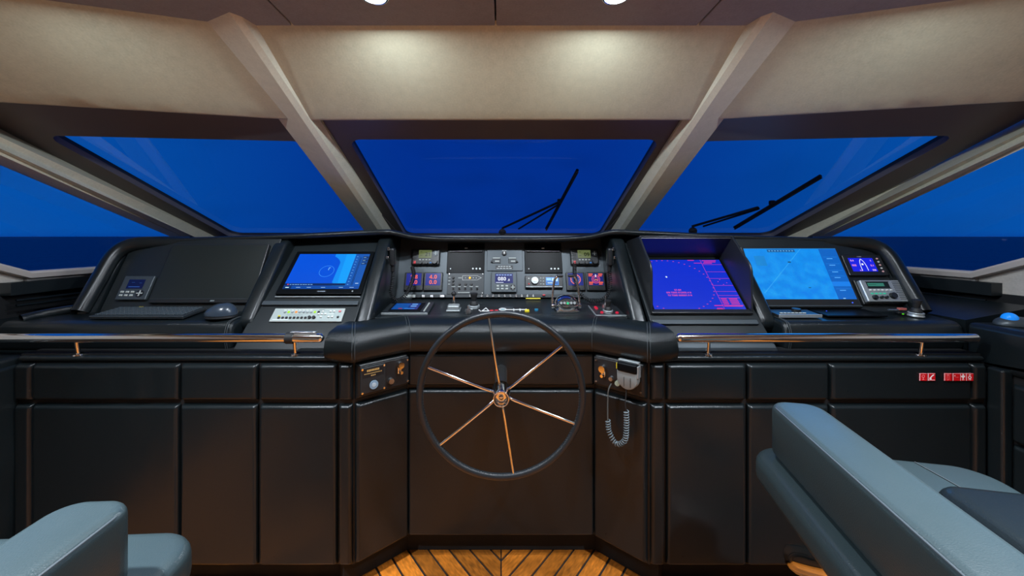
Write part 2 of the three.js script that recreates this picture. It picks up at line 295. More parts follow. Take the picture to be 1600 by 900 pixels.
for (const x of [-1.36, 1.36]) downlight(x, -1.0, 'round downlight close to the header panel of a side windscreen');
for (const z of [-.55, .6, 1.8]) for (const x of [-1.2, 1.2]) downlight(x, z, 'round downlight in the taupe ceiling away from the windscreen', true);

// ---------------------------------------------------------------- cabinets: black bodies, padded panels
const panelAt = (o, F, s0, s1, y0, y1, wr = 0, sd = 0, name = 'panel', t = .022) => mount(mesh(name, pad(s1 - s0, y1 - y0, t, .016, wr, sd), M.leather, o, true), F, (s0 + s1) / 2, (y0 + y1) / 2, .001);
const cabinet = (label) => thing('helm_cabinet', label, 'cabinet', 'leather helm cabinets');
const ROW = [[.108, .787], [.805, .958]];
for (const s of [-1, 1]) {
  const o = cabinet(s < 0 ? 'black leather panelled cabinet under the keyboard and chart screen' : 'black leather panelled cabinet under the radar, behind the grey armchair');
  mesh('carcass', [new THREE.BoxGeometry(1.43, .86, .30).translate(s * 1.345, .53, -1.788), new THREE.BoxGeometry(1.43, .04, .10).translate(s * 1.345, .975, -1.70)], M.black, o);
  mesh('ledge', rbox(1.42, .022, .12, .010, s * 1.345, .978, -1.690), M.leather, o);
  mesh('kick_plate', new THREE.BoxGeometry(1.40, .105, .2).translate(s * 1.345, .0535, -1.79), M.gap, o);
  const cuts = s < 0 ? [[-2.056, -1.985], [-1.979, -1.363], [-1.354, -1.031], [-1.022, -.694], [-.688, -.63]] : [[.633, .692], [.700, 1.034], [1.043, 1.383], [1.392, 1.985], [1.991, 2.05]];
  cuts.forEach(([a, b], i) => ROW.forEach(([y0, y1], r) => panelAt(o, FW, a, b, y0, y1, b - a > .3 ? (r && i === 1 && s < 0 ? .013 : .0025) : 0, i * 3.7 + r * 9 + s)));
}
{
  const o = cabinet('black leather middle cabinet behind the steering wheel');
  mesh('carcass', [new THREE.BoxGeometry(.90, .86, .24).translate(0, .53, -1.922)], M.black, o);
  mesh('kick_plate', new THREE.BoxGeometry(.92, .105, .2).translate(0, .0535, -1.936), M.gap, o);
  ROW.forEach(([y0, y1], r) => panelAt(o, FM, -.434, .434, y0, y1, .002, 31 + r, 'panel'));
  for (const [F, sd, s] of [[FL, 51, -1], [FR, 57, 1]]) {
    const b = mesh('carcass', new THREE.BoxGeometry(.262, .86, .16).translate(.125, .53, -.082), M.black, o); mount(b, F, 0, 0);
    const k = mesh('kick_plate', new THREE.BoxGeometry(.31, .105, .12).translate(.125, .0535, -.095), M.gap, o); mount(k, F, 0, 0);
    ROW.forEach(([y0, y1], r) => panelAt(o, F, .004, .247, y0, y1, .002, sd + r));
  }
}
// side cabinets along the hull
{
  const o = cabinet('black leather side cabinet with wrinkled inner face beside the keyboard shelf');
  mesh('carcass', new THREE.BoxGeometry(.36, .95, 2.2).translate(-2.26, .475, -.9), M.black, o);
  const F = { o: W(-2.08, 0, 1.66), x: W(0, 0, 1), u: new THREE.Vector3(0, 1, 0) };
  panelAt(o, F, -1.9, -.01, .06, .955, .012, 77); 
  mesh('top_pad', rbox(.40, .05, 2.3, .02, -2.27, .962, -.85), M.leather, o);
}
{
  const o = cabinet('black leather side cabinet with stacked pads under the blue trackball');
  mesh('carcass', new THREE.BoxGeometry(.36, .95, 2.2).translate(2.28, .475, -.9), M.black, o);
  const F = { o: W(2.09, 0, 1.60), x: W(0, 0, -1), u: new THREE.Vector3(0, 1, 0) };
  mesh('corner_post', rbox(.045, .95, .06, .012, 2.076, .475, -1.60), M.leather, o);
  for (const [a, b] of [[.10, .38], [.39, .655], [.665, .90]]) panelAt(o, F, .04, 1.7, a, b, .006, a * 40);
  mesh('top_bolster', sideExtrude([[0.3, .92], [1.73, .92], [1.73, 1.115], [0.3, 1.115]], 2.085, 2.46, .03, .02), M.leather, o);
}

function sideCounter(o, s) {                              // recessed counter forward of the side cabinet
  const X = (d) => 2.40 - (d - 1.98) * .13;
  mesh('counter_top', hexLoft(...[1.74, 2.74].map((d) => [W(s * 2.105, s < 0 ? 1.06 : 1.12, d), W(s * X(d), s < 0 ? 1.10 : 1.18, d), W(s * X(d), .985, d), W(s * 2.105, .985, d)])), M.leather, o);
  for (const y of [1.155, 1.18]) mesh('grab_ledge', tube([W(s * (X(1.9) - .01), y, 1.9), W(s * (X(2.2) - .01), y, 2.2), W(s * (X(2.5) - .01), y, 2.5)], .007, 20, 6), M.leather, o);
  mesh('end_bulkhead', new THREE.BoxGeometry(.22, .5, .03).translate(s * 2.20, 1.22, -2.75), M.black, o);
}
for (const o of scene.children) { if (o.name === 'helm_cabinet_003') sideCounter(o, -1); if (o.name === 'helm_cabinet_004') sideCounter(o, 1); }

// ---------------------------------------------------------------- console top: bolsters, shelves, cheeks, dash faces, cowl
const con = thing('helm_console', 'black leather helm console top with hooded instrument bays and padded bolster', 'console');
{
  const prof = []; // padded bolster, bottom front -> over the top -> back
  for (const [a, b] of [[-.02, .970], [.022, .966], [.040, .985], [.046, 1.02], [.038, 1.058], [.015, 1.088], [-.03, 1.104], [-.08, 1.109], [-.115, 1.108], [-.115, .97]]) prof.push([a, b]);
  const path = [[-.735, 1.665], [-.70, 1.652], [-.63, 1.640], [-.437, 1.800], [.437, 1.800], [.63, 1.640], [.70, 1.652], [.735, 1.665]];
  mesh('bolster', sweepPlan(path, prof), M.leather, con);
  // double stitching at the mitres
  for (const [x, d] of [[-.437, 1.80], [.437, 1.80], [-.63, 1.64], [.63, 1.64]]) for (const e of [-.006, .006]) {
    const inner = d > 1.7, m = inner ? new THREE.Vector3(-Math.sign(x) * .34, 0, .94) : new THREE.Vector3(-Math.sign(x) * .34, 0, .94);
    mesh('seam', tube(prof.slice(1, 8).map(([o, y]) => new THREE.Vector3(x + e + m.x * o * 1.06, y, -d + m.z * o * 1.06 + .0012)).map((v) => v.add(new THREE.Vector3(0, v.y > 1.09 ? .0015 : 0, 0))), .0014, 20, 5), M.thread, con);
  }
  // horizontal control deck and instrument face of the middle bay
  const dk = mesh('control_deck', rbox(1.28, .36, .03, .004, 0, .17, -.0155), M.dash, con); mount(dk, FT, 0, 0);
  const fc = mesh('instrument_face', rbox(1.30, .40, .03, .004, 0, .195, -.0155), M.greyPlate, con); mount(fc, FC, 0, 0);
  const sw = mesh('switch_ledge', rbox(1.0, .02, .03, .003, 0, .008, .012), M.darkPlate, con); mount(sw, FC, -.02, 0);
  // bays with sloping faces
  const fb = mesh('sloping_face', rbox(.50, .72, .03, .004, 0, .36, -.016), M.dash, con); mount(fb, FB, -.935, 0);
  const fc2 = mesh('sloping_face', rbox(.52, .72, .03, .004, 0, .36, -.016), M.dash, con); mount(fc2, FB, .96, 0);
  const fa = mesh('dash_face', rbox(.80, .41, .03, .004, 0, .195, -.016), M.dash, con); mount(fa, FD, -1.60, 0);
  const fd = mesh('dash_face', rbox(.78, .41, .03, .004, 0, .195, -.016), M.dash, con); mount(fd, FD, 1.655, 0);
  for (const [x, w] of [[-.927, .465], [.95, .49]]) { const b = mesh('bracket_strip', [rbox(w, .024, .012, .003, 0, 0, .006)], M.greyPlate, con); mount(b, FB, x, x < 0 ? .265 : .157, 0); }
  { const b = mesh('bracket_lip', rbox(.42, .006, .01, .002, 0, 0, .005), M.silver, con); mount(b, FB, -.905, .303, 0); }
  { const b = mesh('lower_plate', rbox(.50, .045, .006, .002, 0, .024, .004), M.greyPlate, con); mount(b, FB, .965, 0, 0); }
  // cheeks between the bays
  const cheek = (x, w, pts) => mesh('cheek', sideExtrude(pts, x - w / 2, x + w / 2, .018, .03), M.leather, con);
  for (const s of [-1, 1]) {
    cheek(s * .655, .072, [[1.80, 1.085], [2.16, 1.50, .05], [2.46, 1.50], [2.46, 1.04], [1.84, 1.04]]);
    cheek(s * (s < 0 ? 1.20 : 1.255), .075, [[1.785, 1.095], [2.10, 1.485, .05], [2.30, 1.485], [2.30, 1.02], [1.83, 1.02]]);
    cheek(s * 2.045, .066, [[1.865, 1.125], [2.065, 1.445, .11], [2.20, 1.470, .06], [2.46, 1.485], [2.46, .98], [1.87, .98]]);
  }
  for (const s of [-1, 1]) mesh('cheek_roll', tube([[2.045, 1.13, 1.865], [2.045, 1.28, 1.955], [2.04, 1.395, 2.022], [2.0, 1.447, 2.062], [1.9, 1.462, 2.095], [1.72, 1.463, 2.13]].map(([x, y, d]) => W(s * x, y, d)), .036, 60, 14), M.leather, con);
  // padded shelves under the outer bays
  const shelf = [[1.725, .985], [1.715, 1.05], [1.735, 1.112, .03], [1.95, 1.128], [1.95, .985]];
  mesh('keyboard_shelf', sideExtrude(shelf, -2.27, -1.213, .02, .018), M.leather, con);
  mesh('instrument_shelf', sideExtrude(shelf, 1.275, 2.085, .02, .018), M.leather, con);
  for (const [x, e] of [[-1.235, 1], [1.297, -1]]) for (const k of [0, .008]) mesh('seam', tube([W(x + k * e, .995, 1.7215), W(x + k * e, 1.05, 1.7125), W(x + k * e, 1.095, 1.7245), W(x + k * e, 1.116, 1.75), W(x + k * e, 1.123, 1.85)], .0014, 16, 5), M.thread, con);
  mesh('shelf_rim', tube([W(-2.20, 1.118, 1.76), W(-2.17, 1.13, 1.84), W(-2.07, 1.145, 1.93)], .022, 24, 10), M.leather, con);
  // cowl: deck to the windscreen with a padded rolled lip
  const L = [[-1.93, 1.484, 2.085], [-1.795, 1.490, 2.10], [-1.5, 1.499, 2.11], [-1.2, 1.510, 2.11], [-.9, 1.525, 2.12], [-.66, 1.536, 2.13], [-.60, 1.532, 2.15], [-.524, 1.512, 2.20], [-.43, 1.500, 2.25], [-.30, 1.495, 2.28], [0, 1.493, 2.29]];
  const all = [...L, ...L.slice(0, -1).reverse().map(([x, y, d]) => [-x, y, d])];
  mesh('cowl_lip', tube(all.map((p) => W(p[0], p[1] - .014, p[2])), .015, 160, 10), M.leather, con);
  const rows = [[], [], [], []];
  for (const [x, y, d] of all) { rows[0].push(W(x, y - .003, d)); rows[1].push(W(x * 1.0, 1.462, 2.97)); rows[2].push(W(x, 1.44, 2.97)); rows[3].push(W(x, y - .026, d)); }
  rows.push(rows[0]);
  mesh('cowl_deck', loft(rows, false, false, .5), M.dash, con);
  mesh('back_panel', [new THREE.BoxGeometry(4.2, .60, .03).translate(0, 1.17, -2.60)], M.black, con);
}
// ---------------------------------------------------------------- handrails
function handrail(x0, x1, posts, label, clampX) {
  const o = thing('handrail', label, 'handrail', 'chrome handrails along the console');
  const y = 1.065, d = 1.640, r = .0195;
  mesh('rail', [bar(W(x0, y, d), W(x1, y, d), r, 24), new THREE.SphereGeometry(r, 20, 12).translate(x0, y, -d), new THREE.SphereGeometry(r, 20, 12).translate(x1, y, -d)], M.chrome, o);
  for (const x of posts) { mesh('post', [bar(W(x, .99, d + .01), W(x, y, d), .0075)], M.chrome, o); mesh('post_foot', cyl(.018, .02, .006, x, .992, -d - .01), M.chrome, o); }
  if (clampX) { mesh('clamp', [zcyl(.0245, .0245, .03).rotateY(Math.PI / 2).translate(clampX, y, -d)], M.rubber, o); mesh('clamp_tab', rbox(.11, .006, .02, .002, clampX + .055, y + .024, -d - .004), M.steel, o); }
}
handrail(-2.30, -.775, [-1.815, -.883], 'long chrome handrail with black clamp in front of the keyboard shelf', -.90);
handrail(.765, 2.02, [.888, 1.80], 'chrome handrail in front of the radar console', 0);

// ---------------------------------------------------------------- steering wheel
{
  const o = thing('steering_wheel', 'large black leather steering wheel with six chrome spokes', 'steering wheel'); o.position.set(0, .878, -1.5);
  mesh('rim', new THREE.TorusGeometry(.318, .0135, 16, 96), M.wheelLeather, o);
  const st = []; for (let k = 0; k < 180; k++) { const a = k / 180 * 2 * Math.PI; st.push(rbox(.0065, .0016, .002, .0007, 0, 0, 0, 1).rotateZ(a + .5).translate(.3048 * Math.cos(a), .3048 * Math.sin(a), .0055)); }
  const stm = mesh('stitching', st, M.thread, o); stm.userData.kind = 'stuff';
  for (let k = 0; k < 6; k++) { const a = (99 + 60 * k) * Math.PI / 180, c = Math.cos(a), s = Math.sin(a); mesh('spoke', tube([new THREE.Vector3(.020 * c, .020 * s, -.03), new THREE.Vector3(.034 * c, .034 * s, -.012), new THREE.Vector3(.06 * c, .06 * s, -.002), new THREE.Vector3(.18 * c, .18 * s, 0), new THREE.Vector3(.31 * c, .31 * s, 0)], .0056, 24, 10), M.chrome, o); }
  mesh('hub', new THREE.LatheGeometry([[0, -.06], [.036, -.06], [.038, -.05], [.036, -.02], [.032, .02], [.0315, .036], [.029, .0385], [.0265, .036], [.0255, .02], [.012, .016], [.008, .021], [0, .022]].map(([x, y]) => new THREE.Vector2(x, y)), 40).rotateX(Math.PI / 2), M.chrome, o);
  mesh('shaft', zcyl(.024, .028, .225, 0, 0, -.166), M.steel, o);
}

// ---------------------------------------------------------------- displays
function screen(name, label, cat, F, s0, s1, t0, t1, bez, depth, mat, o2 = {}) {
  const o = thing(name, label, cat, o2.group); const w = s1 - s0, h = t1 - t0;
  mount(o, F, (s0 + s1) / 2, (t0 + t1) / 2, o2.off ?? 0);
  const [bl, br, bt, bb] = bez;
  mesh('housing', rbox(w + bl + br, h + bt + bb, depth, .004, (br - bl) / 2, (bt - bb) / 2, depth / 2 + .0005), o2.mat ?? M.blackPlastic, o);
  mesh('display', face(w, h, 0, 0, depth + .0015), mat, o, true);
  if (o2.light) { const l = new THREE.RectAreaLight(o2.light, o2.power, w, h); l.position.z = depth + .004; l.rotation.y = Math.PI; l.name = 'screen_light'; o.add(l); }
  return o;
}
{ // switched-off monitor
  const o = screen('monitor', 'switched-off black desktop monitor behind the keyboard', 'monitor', FD, -1.755, -1.25, .055, .352, [.006, .006, .006, .022], .018, std(lin(.010, .015, .015), .33));
  mesh('logo', face(.036, .012, .06, -.159, .0187), printMat(96, 32, (g, w, h) => { fill(g, '#15191b', 0, 0, w, h); txt(g, 'acer', w / 2, h / 2, 28, '#9fb0b4'); }), o, true);
  const c = mesh('chin', rbox(.515, .006, .004, .001, 0, -.151, .0185), M.darkPlate, o);
}
{ // chart plotter
  const m = screenMat(640, 400, (g, w, h) => {
    fill(g, '#0057e0', 0, 0, w, h); fill(g, '#0f8ff5', 330, 0, w, h);
    g.fillStyle = '#0052dc'; g.beginPath(); g.moveTo(0, 0); g.lineTo(250, 0); g.bezierCurveTo(330, 20, 390, 60, 400, 110); g.lineTo(395, 330); g.lineTo(410, 340); g.lineTo(400, 400); g.lineTo(0, 400); g.fill();
    g.fillStyle = '#11a0ff'; g.beginPath(); g.moveTo(430, 0); g.lineTo(w, 0); g.lineTo(w, h); g.lineTo(450, h); g.lineTo(440, 260); g.fill();
    g.strokeStyle = '#4aa8ff'; g.lineWidth = 3; g.beginPath(); g.ellipse(310, 205, 62, 62, 0, 0, 7); g.stroke(); g.fillStyle = '#7cc4ff'; g.fillRect(318, 165, 6, 28); g.fillRect(318, 162, 16, 6);
    fill(g, '#0e57b4', 515, 0, 125, h); for (let i = 0; i < 11; i++) fill(g, '#8fd0ff', 530, 30 + i * 32, 12, 4); fill(g, '#06204a', 562, 40, 4, 320); fill(g, '#06204a', 572, 40, 4, 320); txt(g, '\u25B2', 568, 205, 26, '#56d0ff');
    for (let i = 0; i < 3; i++) { fill(g, '#0a356f', 588, 28 + i * 36, 50, 28); fill(g, '#a8d8ff', 594, 40 + i * 36, 22, 4); }
    fill(g, '#cfeaff', 596, 337, 28, 6); fill(g, '#06285e', 0, 340, 515, 26); for (let i = 0; i < 9; i++) fill(g, '#8fc4ff', 44 + i * 22, 350, 15 + (i % 3) * 2, 6); fill(g, '#e05070', 24, 346, 12, 12);
    fill(g, '#0a4aa2', 0, 368, w, 32); fill(g, '#063068', 0, 368, 70, 32); for (const x of [110, 200, 320, 470, 560]) fill(g, '#b9e0ff', x, 382, 36, 4); fill(g, '#ddffff', 20, 380, 30, 8);
  });
  const o = screen('chart_plotter', 'lit blue chart plotter screen above the grey switch panel', 'screen', FB, -1.094, -.713, .346, .585, [.024, .020, .022, .030], .014, m, { mat: M.blackGloss, light: 0x1a70ff, power: 1.2 });
  mesh('logo', face(.05, .010, .01, -.134, .0149), printMat(128, 26, (g, w, h) => { fill(g, '#040506', 0, 0, w, h); txt(g, 'GARMIN', w / 2, h / 2, 24, '#9ab'); }), o, true);
  mesh('power_button', zcyl(.004, .004, .003, .165, -.134, .015), M.silver, o);
}
{ // radar with hood
  const m = screenMat(640, 480, (g, w, h) => {
    fill(g, '#0d2fd0', 0, 0, w, h); const P = '#e0319a'; g.save();
    for (let i = 0; i < 44; i++) { const a = i / 44 * 2 * Math.PI, x = 190 + 300 * Math.cos(a), y = 240 + 232 * Math.sin(a); if (x > 4) fill(g, '#d0459c', x - 6, y - 2, 12, 5); }
    fill(g, '#c03bb8', 488, 0, 3, h); for (const y of [48, 120, 185, 250, 305, 340, 362, 424]) fill(g, '#c03bb8', 490, y, 150, 3);
    for (let i = 0; i < 3; i++) fill(g, P, 500 + (i % 2) * 12, 6 + i * 13, 110 - 20 * i, 7); fill(g, P, 390, 2, 50, 7); fill(g, P, 430, 32, 60, 5); for (let i = 0; i < 4; i++) { fill(g, P, 500, 368 + i * 14, 40, 7); fill(g, P, 556, 368 + i * 14, 60, 7); } fill(g, P, 498, 428, 130, 8); fill(g, P, 430, 425, 60, 7); for (let i = 0; i < 4; i++) fill(g, P, 440 - i * 6, 448 + i * 8, 40 + 10 * i, 5);
    for (const [x, y] of [[560, 195], [600, 225], [540, 215], [570, 240]]) fill(g, '#ff50b0', x, y, 6, 4); g.restore();
    g.fillStyle = '#e8ffff'; g.fillRect(166, 168, 14, 7); g.fillRect(170, 164, 6, 15);
    txt(g, 'ST-BY', 218, 292, 20, '#ff5aa5'); txt(g, 'ON TIME 012955.4 H', 218, 316, 19, '#ff5aa5'); txt(g, 'TX TIME 000001.9 H', 218, 340, 19, '#ff5aa5');
  });
  const o = screen('radar_display', 'lit blue radar screen with magenta markings in a black hood', 'radar', FB, .735, 1.175, .215, .55, [.008, .008, .008, .008], .006, m, { mat: M.blackGloss, light: 0x1030e0, power: .9 });
  o.updateMatrixWorld(true); const inv = o.matrixWorld.clone().invert();
  const put = (name, g) => { g.applyMatrix4(inv); return mesh(name, g, M.blackPlastic, o); };
  const side = [[1.822, 1.125, .012], [1.832, 1.352, .012], [1.985, 1.497, .012], [2.19, 1.47, .004], [1.86, 1.13, .004]];
  put('hood_side', sideExtrude(side, .710, .722, .003, .01)); put('hood_side', sideExtrude(side, 1.186, 1.198, .003, .01));
  put('hood_top', hexLoft(...[.715, 1.193].map((x) => [W(x, 1.500, 1.985), W(x, 1.488, 1.980), W(x, 1.388, 2.092), W(x, 1.402, 2.104)])));
  put('hood_bottom', hexLoft(...[.715, 1.193].map((x) => [W(x, 1.128, 1.820), W(x, 1.142, 1.822), W(x, 1.150, 1.838), W(x, 1.132, 1.845)])));
  const rp = (x) => [W(x, 1.136, 1.824), W(x, 1.25, 1.828), W(x, 1.350, 1.833), W(x, 1.42, 1.905), W(x, 1.496, 1.984)];
  for (const x of [.716, 1.192]) put('hood_edge', tube(rp(x), .0055, 24, 8)); put('hood_edge', bar(W(.716, 1.498, 1.983), W(1.192, 1.498, 1.983), .005)); put('hood_edge', bar(W(.716, 1.136, 1.822), W(1.192, 1.136, 1.822), .006));
}
{ // wide navigation monitor
  const m = screenMat(800, 450, (g, w, h) => {
    fill(g, '#0a8ef0', 0, 0, w, h);
    for (let i = 0; i < 2600; i++) { const x = rnd() * w, y = Math.pow(rnd(), .7) * h, n = perlin.noise(x / 90, y / 60, 2); g.fillStyle = n > 0 ? 'rgba(90,200,245,.028)' : 'rgba(0,120,225,.03)'; g.beginPath(); g.ellipse(x, y, 14 + 26 * rnd(), 5 + 9 * rnd(), rnd() * 3, 0, 7); g.fill(); }
    g.strokeStyle = 'rgba(120,205,250,.28)'; g.lineWidth = 7; g.beginPath(); g.moveTo(60, 400); g.lineTo(500, 0); g.stroke(); g.lineWidth = 2; g.beginPath(); g.moveTo(60, 370); g.bezierCurveTo(150, 400, 220, 440, 320, 440); g.stroke();
    g.fillStyle = 'rgba(40,120,165,.35)'; g.fillRect(70, 70, 90, 90); g.globalAlpha = 1;
    fill(g, '#1a5fa0', 200, 10, 240, 26); for (let i = 0; i < 9; i++) fill(g, '#6fb8e8', 214 + i * 25, 18, 10, 9); fill(g, '#0a3e66', 345, 122, 26, 10); fill(g, '#0a3e66', 440, 350, 20, 5);
    fill(g, '#0a63c4', 650, 0, 150, h); for (const y of [80, 140, 200, 250, 300, 360]) { fill(g, '#2f8fe8', 664, y, 120, 2); fill(g, '#5cb4ff', 690, y + 12, 50, 6); } fill(g, '#187fe8', 650, 300, 150, 40); fill(g, '#9fd4ff', 690, 440, 20, 6); fill(g, '#2a7ac0', 0, 0, w, 6);
  });
  const o = screen('navigation_monitor', 'wide lit pale blue navigation monitor beside the radar hood', 'screen', FD, 1.292, 1.782, .052, .333, [.012, .012, .010, .044], .016, m, { mat: M.blackPlastic, light: 0x2a9cff, power: 1.4 });
  mesh('indicator', zcyl(.003, .003, .003, .215, -.158, .017), glow(0x3a60ff, 1.5), o); mesh('lower_rail', rbox(.51, .008, .02, .003, 0, -.176, .012), M.greyPlate, o);
}
{ // wind instrument
  const m = screenMat(256, 150, (g, w, h) => { fill(g, '#1b22e0', 0, 0, w, h); g.strokeStyle = '#e8ecff'; g.lineWidth = 7; g.beginPath(); g.moveTo(100, 140); g.quadraticCurveTo(96, 40, 128, 12); g.quadraticCurveTo(164, 40, 160, 140); g.stroke(); g.fillStyle = '#fff'; g.beginPath(); g.arc(126, 70, 11, 0, 7); g.fill(); txt(g, '8.4', 34, 28, 26, '#ffb8d8'); txt(g, '000', 36, 82, 28, '#ff9ad0'); txt(g, '6.4', 86, 136, 20, '#ffb8d8'); txt(g, '1', 226, 30, 26, '#ffb8d8'); txt(g, '8.1', 222, 84, 26, '#ff9ad0'); txt(g, '358', 222, 134, 24, '#ffd0e8'); });
  const o = screen('wind_instrument', 'black instrument with blue boat outline display above the grey radio', 'instrument', FD, 1.826, 1.955, .201, .277, [.025, .05, .018, .021], .016, m);
  for (let i = 0; i < 5; i++) mesh('button', zcyl(.0045, .0045, .004, .088, .034 - i * .018, .018), i % 2 ? M.whiteBtn : std(lin(.8, .45, .45), .4), o);
  mesh('logo', face(.03, .007, 0, .046, .0168), printMat(96, 22, (g, w, h) => { fill(g, '#0a0c0e', 0, 0, w, h); fill(g, '#aaaabb', 10, 7, w - 20, 8); }), o, true);
}
{ // small radio with speaker slots
  const o = thing('radio', 'silver grey radio with green display and speaker slots', 'radio'); mount(o, FD, 1.934, .09, 0);
  mesh('backplate', rbox(.252, .128, .016, .004, 0, 0, .0085), M.blackPlastic, o); mesh('body', rbox(.236, .114, .024, .006, 0, 0, .026), M.silver, o);
  mesh('display', face(.112, .03, -.036, .030, .0387), printMat(256, 72, (g, w, h) => { fill(g, '#0b1a16', 0, 0, w, h); fill(g, '#3f8f76', 10, 12, 190, 40); fill(g, '#2c6e5a', 20, 26, 90, 10); }), o, true);
  mesh('display_frame', [rbox(.12, .003, .004, .001, -.036, .047, .038), rbox(.12, .003, .004, .001, -.036, .013, .038)], M.blackPlastic, o);
  for (let i = 0; i < 6; i++) mesh('button', rbox(.013, .009, .006, .003, -.085 + i * .0205, .003, .039), M.whiteBtn, o);
  for (let i = 0; i < 4; i++) mesh('lit_button', rbox(.013, .006, .006, .002, -.085 + i * .0205, -.015, .039), glow(0x38d8b0, .7), o);
  for (const [x, r] of [[-.082, .012], [-.05, .007], [-.026, .007], [.012, .017]]) mesh('knob', zcyl(r * .85, r, .014, x, x > 0 ? -.027 : -.036, .044), M.blackPlastic, o);
  for (let i = 0; i < 11; i++) mesh('slot', rbox(.068, .0028, .003, .0008, .073 - (i < 7 ? .0 : -.006), .045 - i * .0088, .0378), M.darkPlate, o);
}
{ // small remote control instrument by the dark monitor
  const m = screenMat(160, 110, (g, w, h) => { fill(g, '#06103a', 0, 0, w, h); txt(g, '----', 50, 34, 24, '#3c66b0'); txt(g, '---', 124, 40, 24, '#3c66b0'); fill(g, '#2c4f96', 20, 84, 110, 8); });
  const o = screen('pilot_control', 'small grey control unit with dim display beside the dark monitor', 'instrument', FD, -1.905, -1.822, .108, .157, [.032, .038, .020, .058], .016, m, { mat: M.greyPlate });
  for (const [x, y] of [[-.05, -.042], [-.024, -.042], [.002, -.042], [-.05, -.06], [-.024, -.06], [.002, -.06]]) mesh('button', rbox(.017, .010, .005, .004, x, y, .018), M.paleGrey, o);
  mesh('pad_button', zcyl(.018, .018, .005, .042, -.05, .018), M.blackPlastic, o); mesh('arrow', [rbox(.006, .03, .003, .001, .042, -.05, .021), rbox(.03, .006, .003, .001, .042, -.05, .021)], M.paleGrey, o);
}
{ // video switch panel
  const o = thing('switch_panel', 'silver switcher panel with rows of lit buttons below chart plotter', 'panel'); mount(o, FB, -.915, .1975, 0);
  mesh('plate', rbox(.336, .074, .008, .002, 0, 0, .0045), M.paleGrey, o);
  mesh('legend', face(.32, .062, 0, 0, .0089), printMat(512, 100, (g, w, h) => { fill(g, '#a3b0ad', 0, 0, w, h); for (let i = 0; i < 8; i++) fill(g, '#e6ecea', 62 + i * 28, 6, 20, 5); fill(g, '#e6ecea', 6, 90, 120, 5); fill(g, '#5d6b6a', 330, 4, 40, 5); fill(g, '#e6ecea', 392, 40, 60, 4); fill(g, '#788684', 100, 50, 120, 4); }), o, true);
  for (let i = 0; i < 10; i++) { const on = { 1: 0xb8ff30, 3: 0xffa040, 8: 0xc0ff40 }[i]; mesh('button', rbox(.010, .010, .006, .002, -.112 + i * .0178, .014, .011), on ? glow(on, .9) : i === 9 ? M.black : M.silver, o); }
  for (let i = 0; i < 8; i++) mesh('button', rbox(.011, .011, .006, .002, -.128 + i * .0178, -.018, .011), M.black, o);
  mesh('indicator', rbox(.011, .005, .004, .001, -.130, -.008, .011), glow(0xe8e020, .9), o);
  for (const x of [.016, .036]) mesh('knob', zcyl(.007, .008, .010, x, -.017, .013), M.black, o);
  for (const [x, y] of [[.068, .018], [.052, .003], [.068, .003], [.084, .003], [.068, -.013], [.104, .018], [.121, .018], [.104, -.013], [.121, -.013]]) mesh('button', rbox(.010, .009, .006, .002, x, y, .011), M.whiteBtn, o);
  mesh('button', rbox(.011, .009, .006, .002, .148, .018, .011), std(lin(.75, .2, .22), .4), o); mesh('button', rbox(.010, .010, .006, .002, .148, -.014, .011), M.black, o);
}

// ---------------------------------------------------------------- instruments on the middle face
function vhf(s, label, num, jack) {
  const o = thing('marine_radio', label, 'radio'); mount(o, FC, s, .247, 0);
  mesh('body', rbox(.172, .102, .022, .012, 0, 0, .0115), M.blackPlastic, o);
  const right = num === '09';
  mesh('display', face(.078, .050, -.003, .018, .0232), screenMat(156, 100, (g, w, h) => { fill(g, '#7f8c5a', 0, 0, w, h); txt(g, num, w - 46, h / 2 + 4, 62, '#1c2417'); fill(g, '#2b3320', 16, 20, 24, 5); fill(g, '#2b3320', 16, 66, 30, 4); }, .55), o, true);
  for (let i = 0; i < 6; i++) mesh('grille_slot', rbox(.030, .003, .003, .001, -.066, .038 - i * .010, .0225), M.gap, o);
  mesh('pad_button', zcyl(.016, .016, .004, .060, .022, .0235), M.greyPlate, o); mesh('pad_arrows', [rbox(.024, .004, .003, .001, .06, .022, .0265), rbox(.004, .024, .003, .001, .06, .022, .0265)], M.paleGrey, o);
  for (let i = 0; i < 4; i++) mesh('button', rbox(.012, .007, .004, .002, -.032 + i * .019, -.018, .0235), M.paleGrey, o);
  mesh('red_button', rbox(.014, .018, .005, .002, -.063, -.034, .0235), M.red, o); mesh('knob', zcyl(.010, .011, .012, -.028, -.036, .028), M.blackPlastic, o); mesh('knob', zcyl(.010, .011, .012, .008, -.036, .028), M.blackPlastic, o); mesh('knob', zcyl(.016, .018, .016, .058, -.030, .030), M.blackPlastic, o);
  mesh('marker', rbox(.012, .008, .003, .001, .032, -.036, .0235), glow(0x2a80d0, .6), o);
}
vhf(-.456, 'black marine radio next to the chart plotter cheek, display reading 21', '21'); vhf(.505, 'black marine radio with a cord plugged in, display reading 09', '09');
function gauge(s, label, draw) {
  const o = thing('engine_gauge', label, 'gauge', 'square gauges under the marine radios'); mount(o, FC, s, .098, 0);
  mesh('housing', rbox(.112, .112, .016, .006, 0, 0, .0085), M.blackPlastic, o); mesh('display', face(.088, .074, 0, .012, .0169), screenMat(176, 148, draw), o, true);
  for (let i = 0; i < 5; i++) mesh('button', rbox(.011, .006, .003, .002, -.036 + i * .018, -.042, .0175), M.darkPlate, o);
}
const num = (a, b) => (g, w, h) => { fill(g, '#101f86', 0, 0, w, h); txt(g, a, w / 2, 44, 66, '#ff6a50'); txt(g, b, w / 2, 108, 66, '#ff6a50'); };
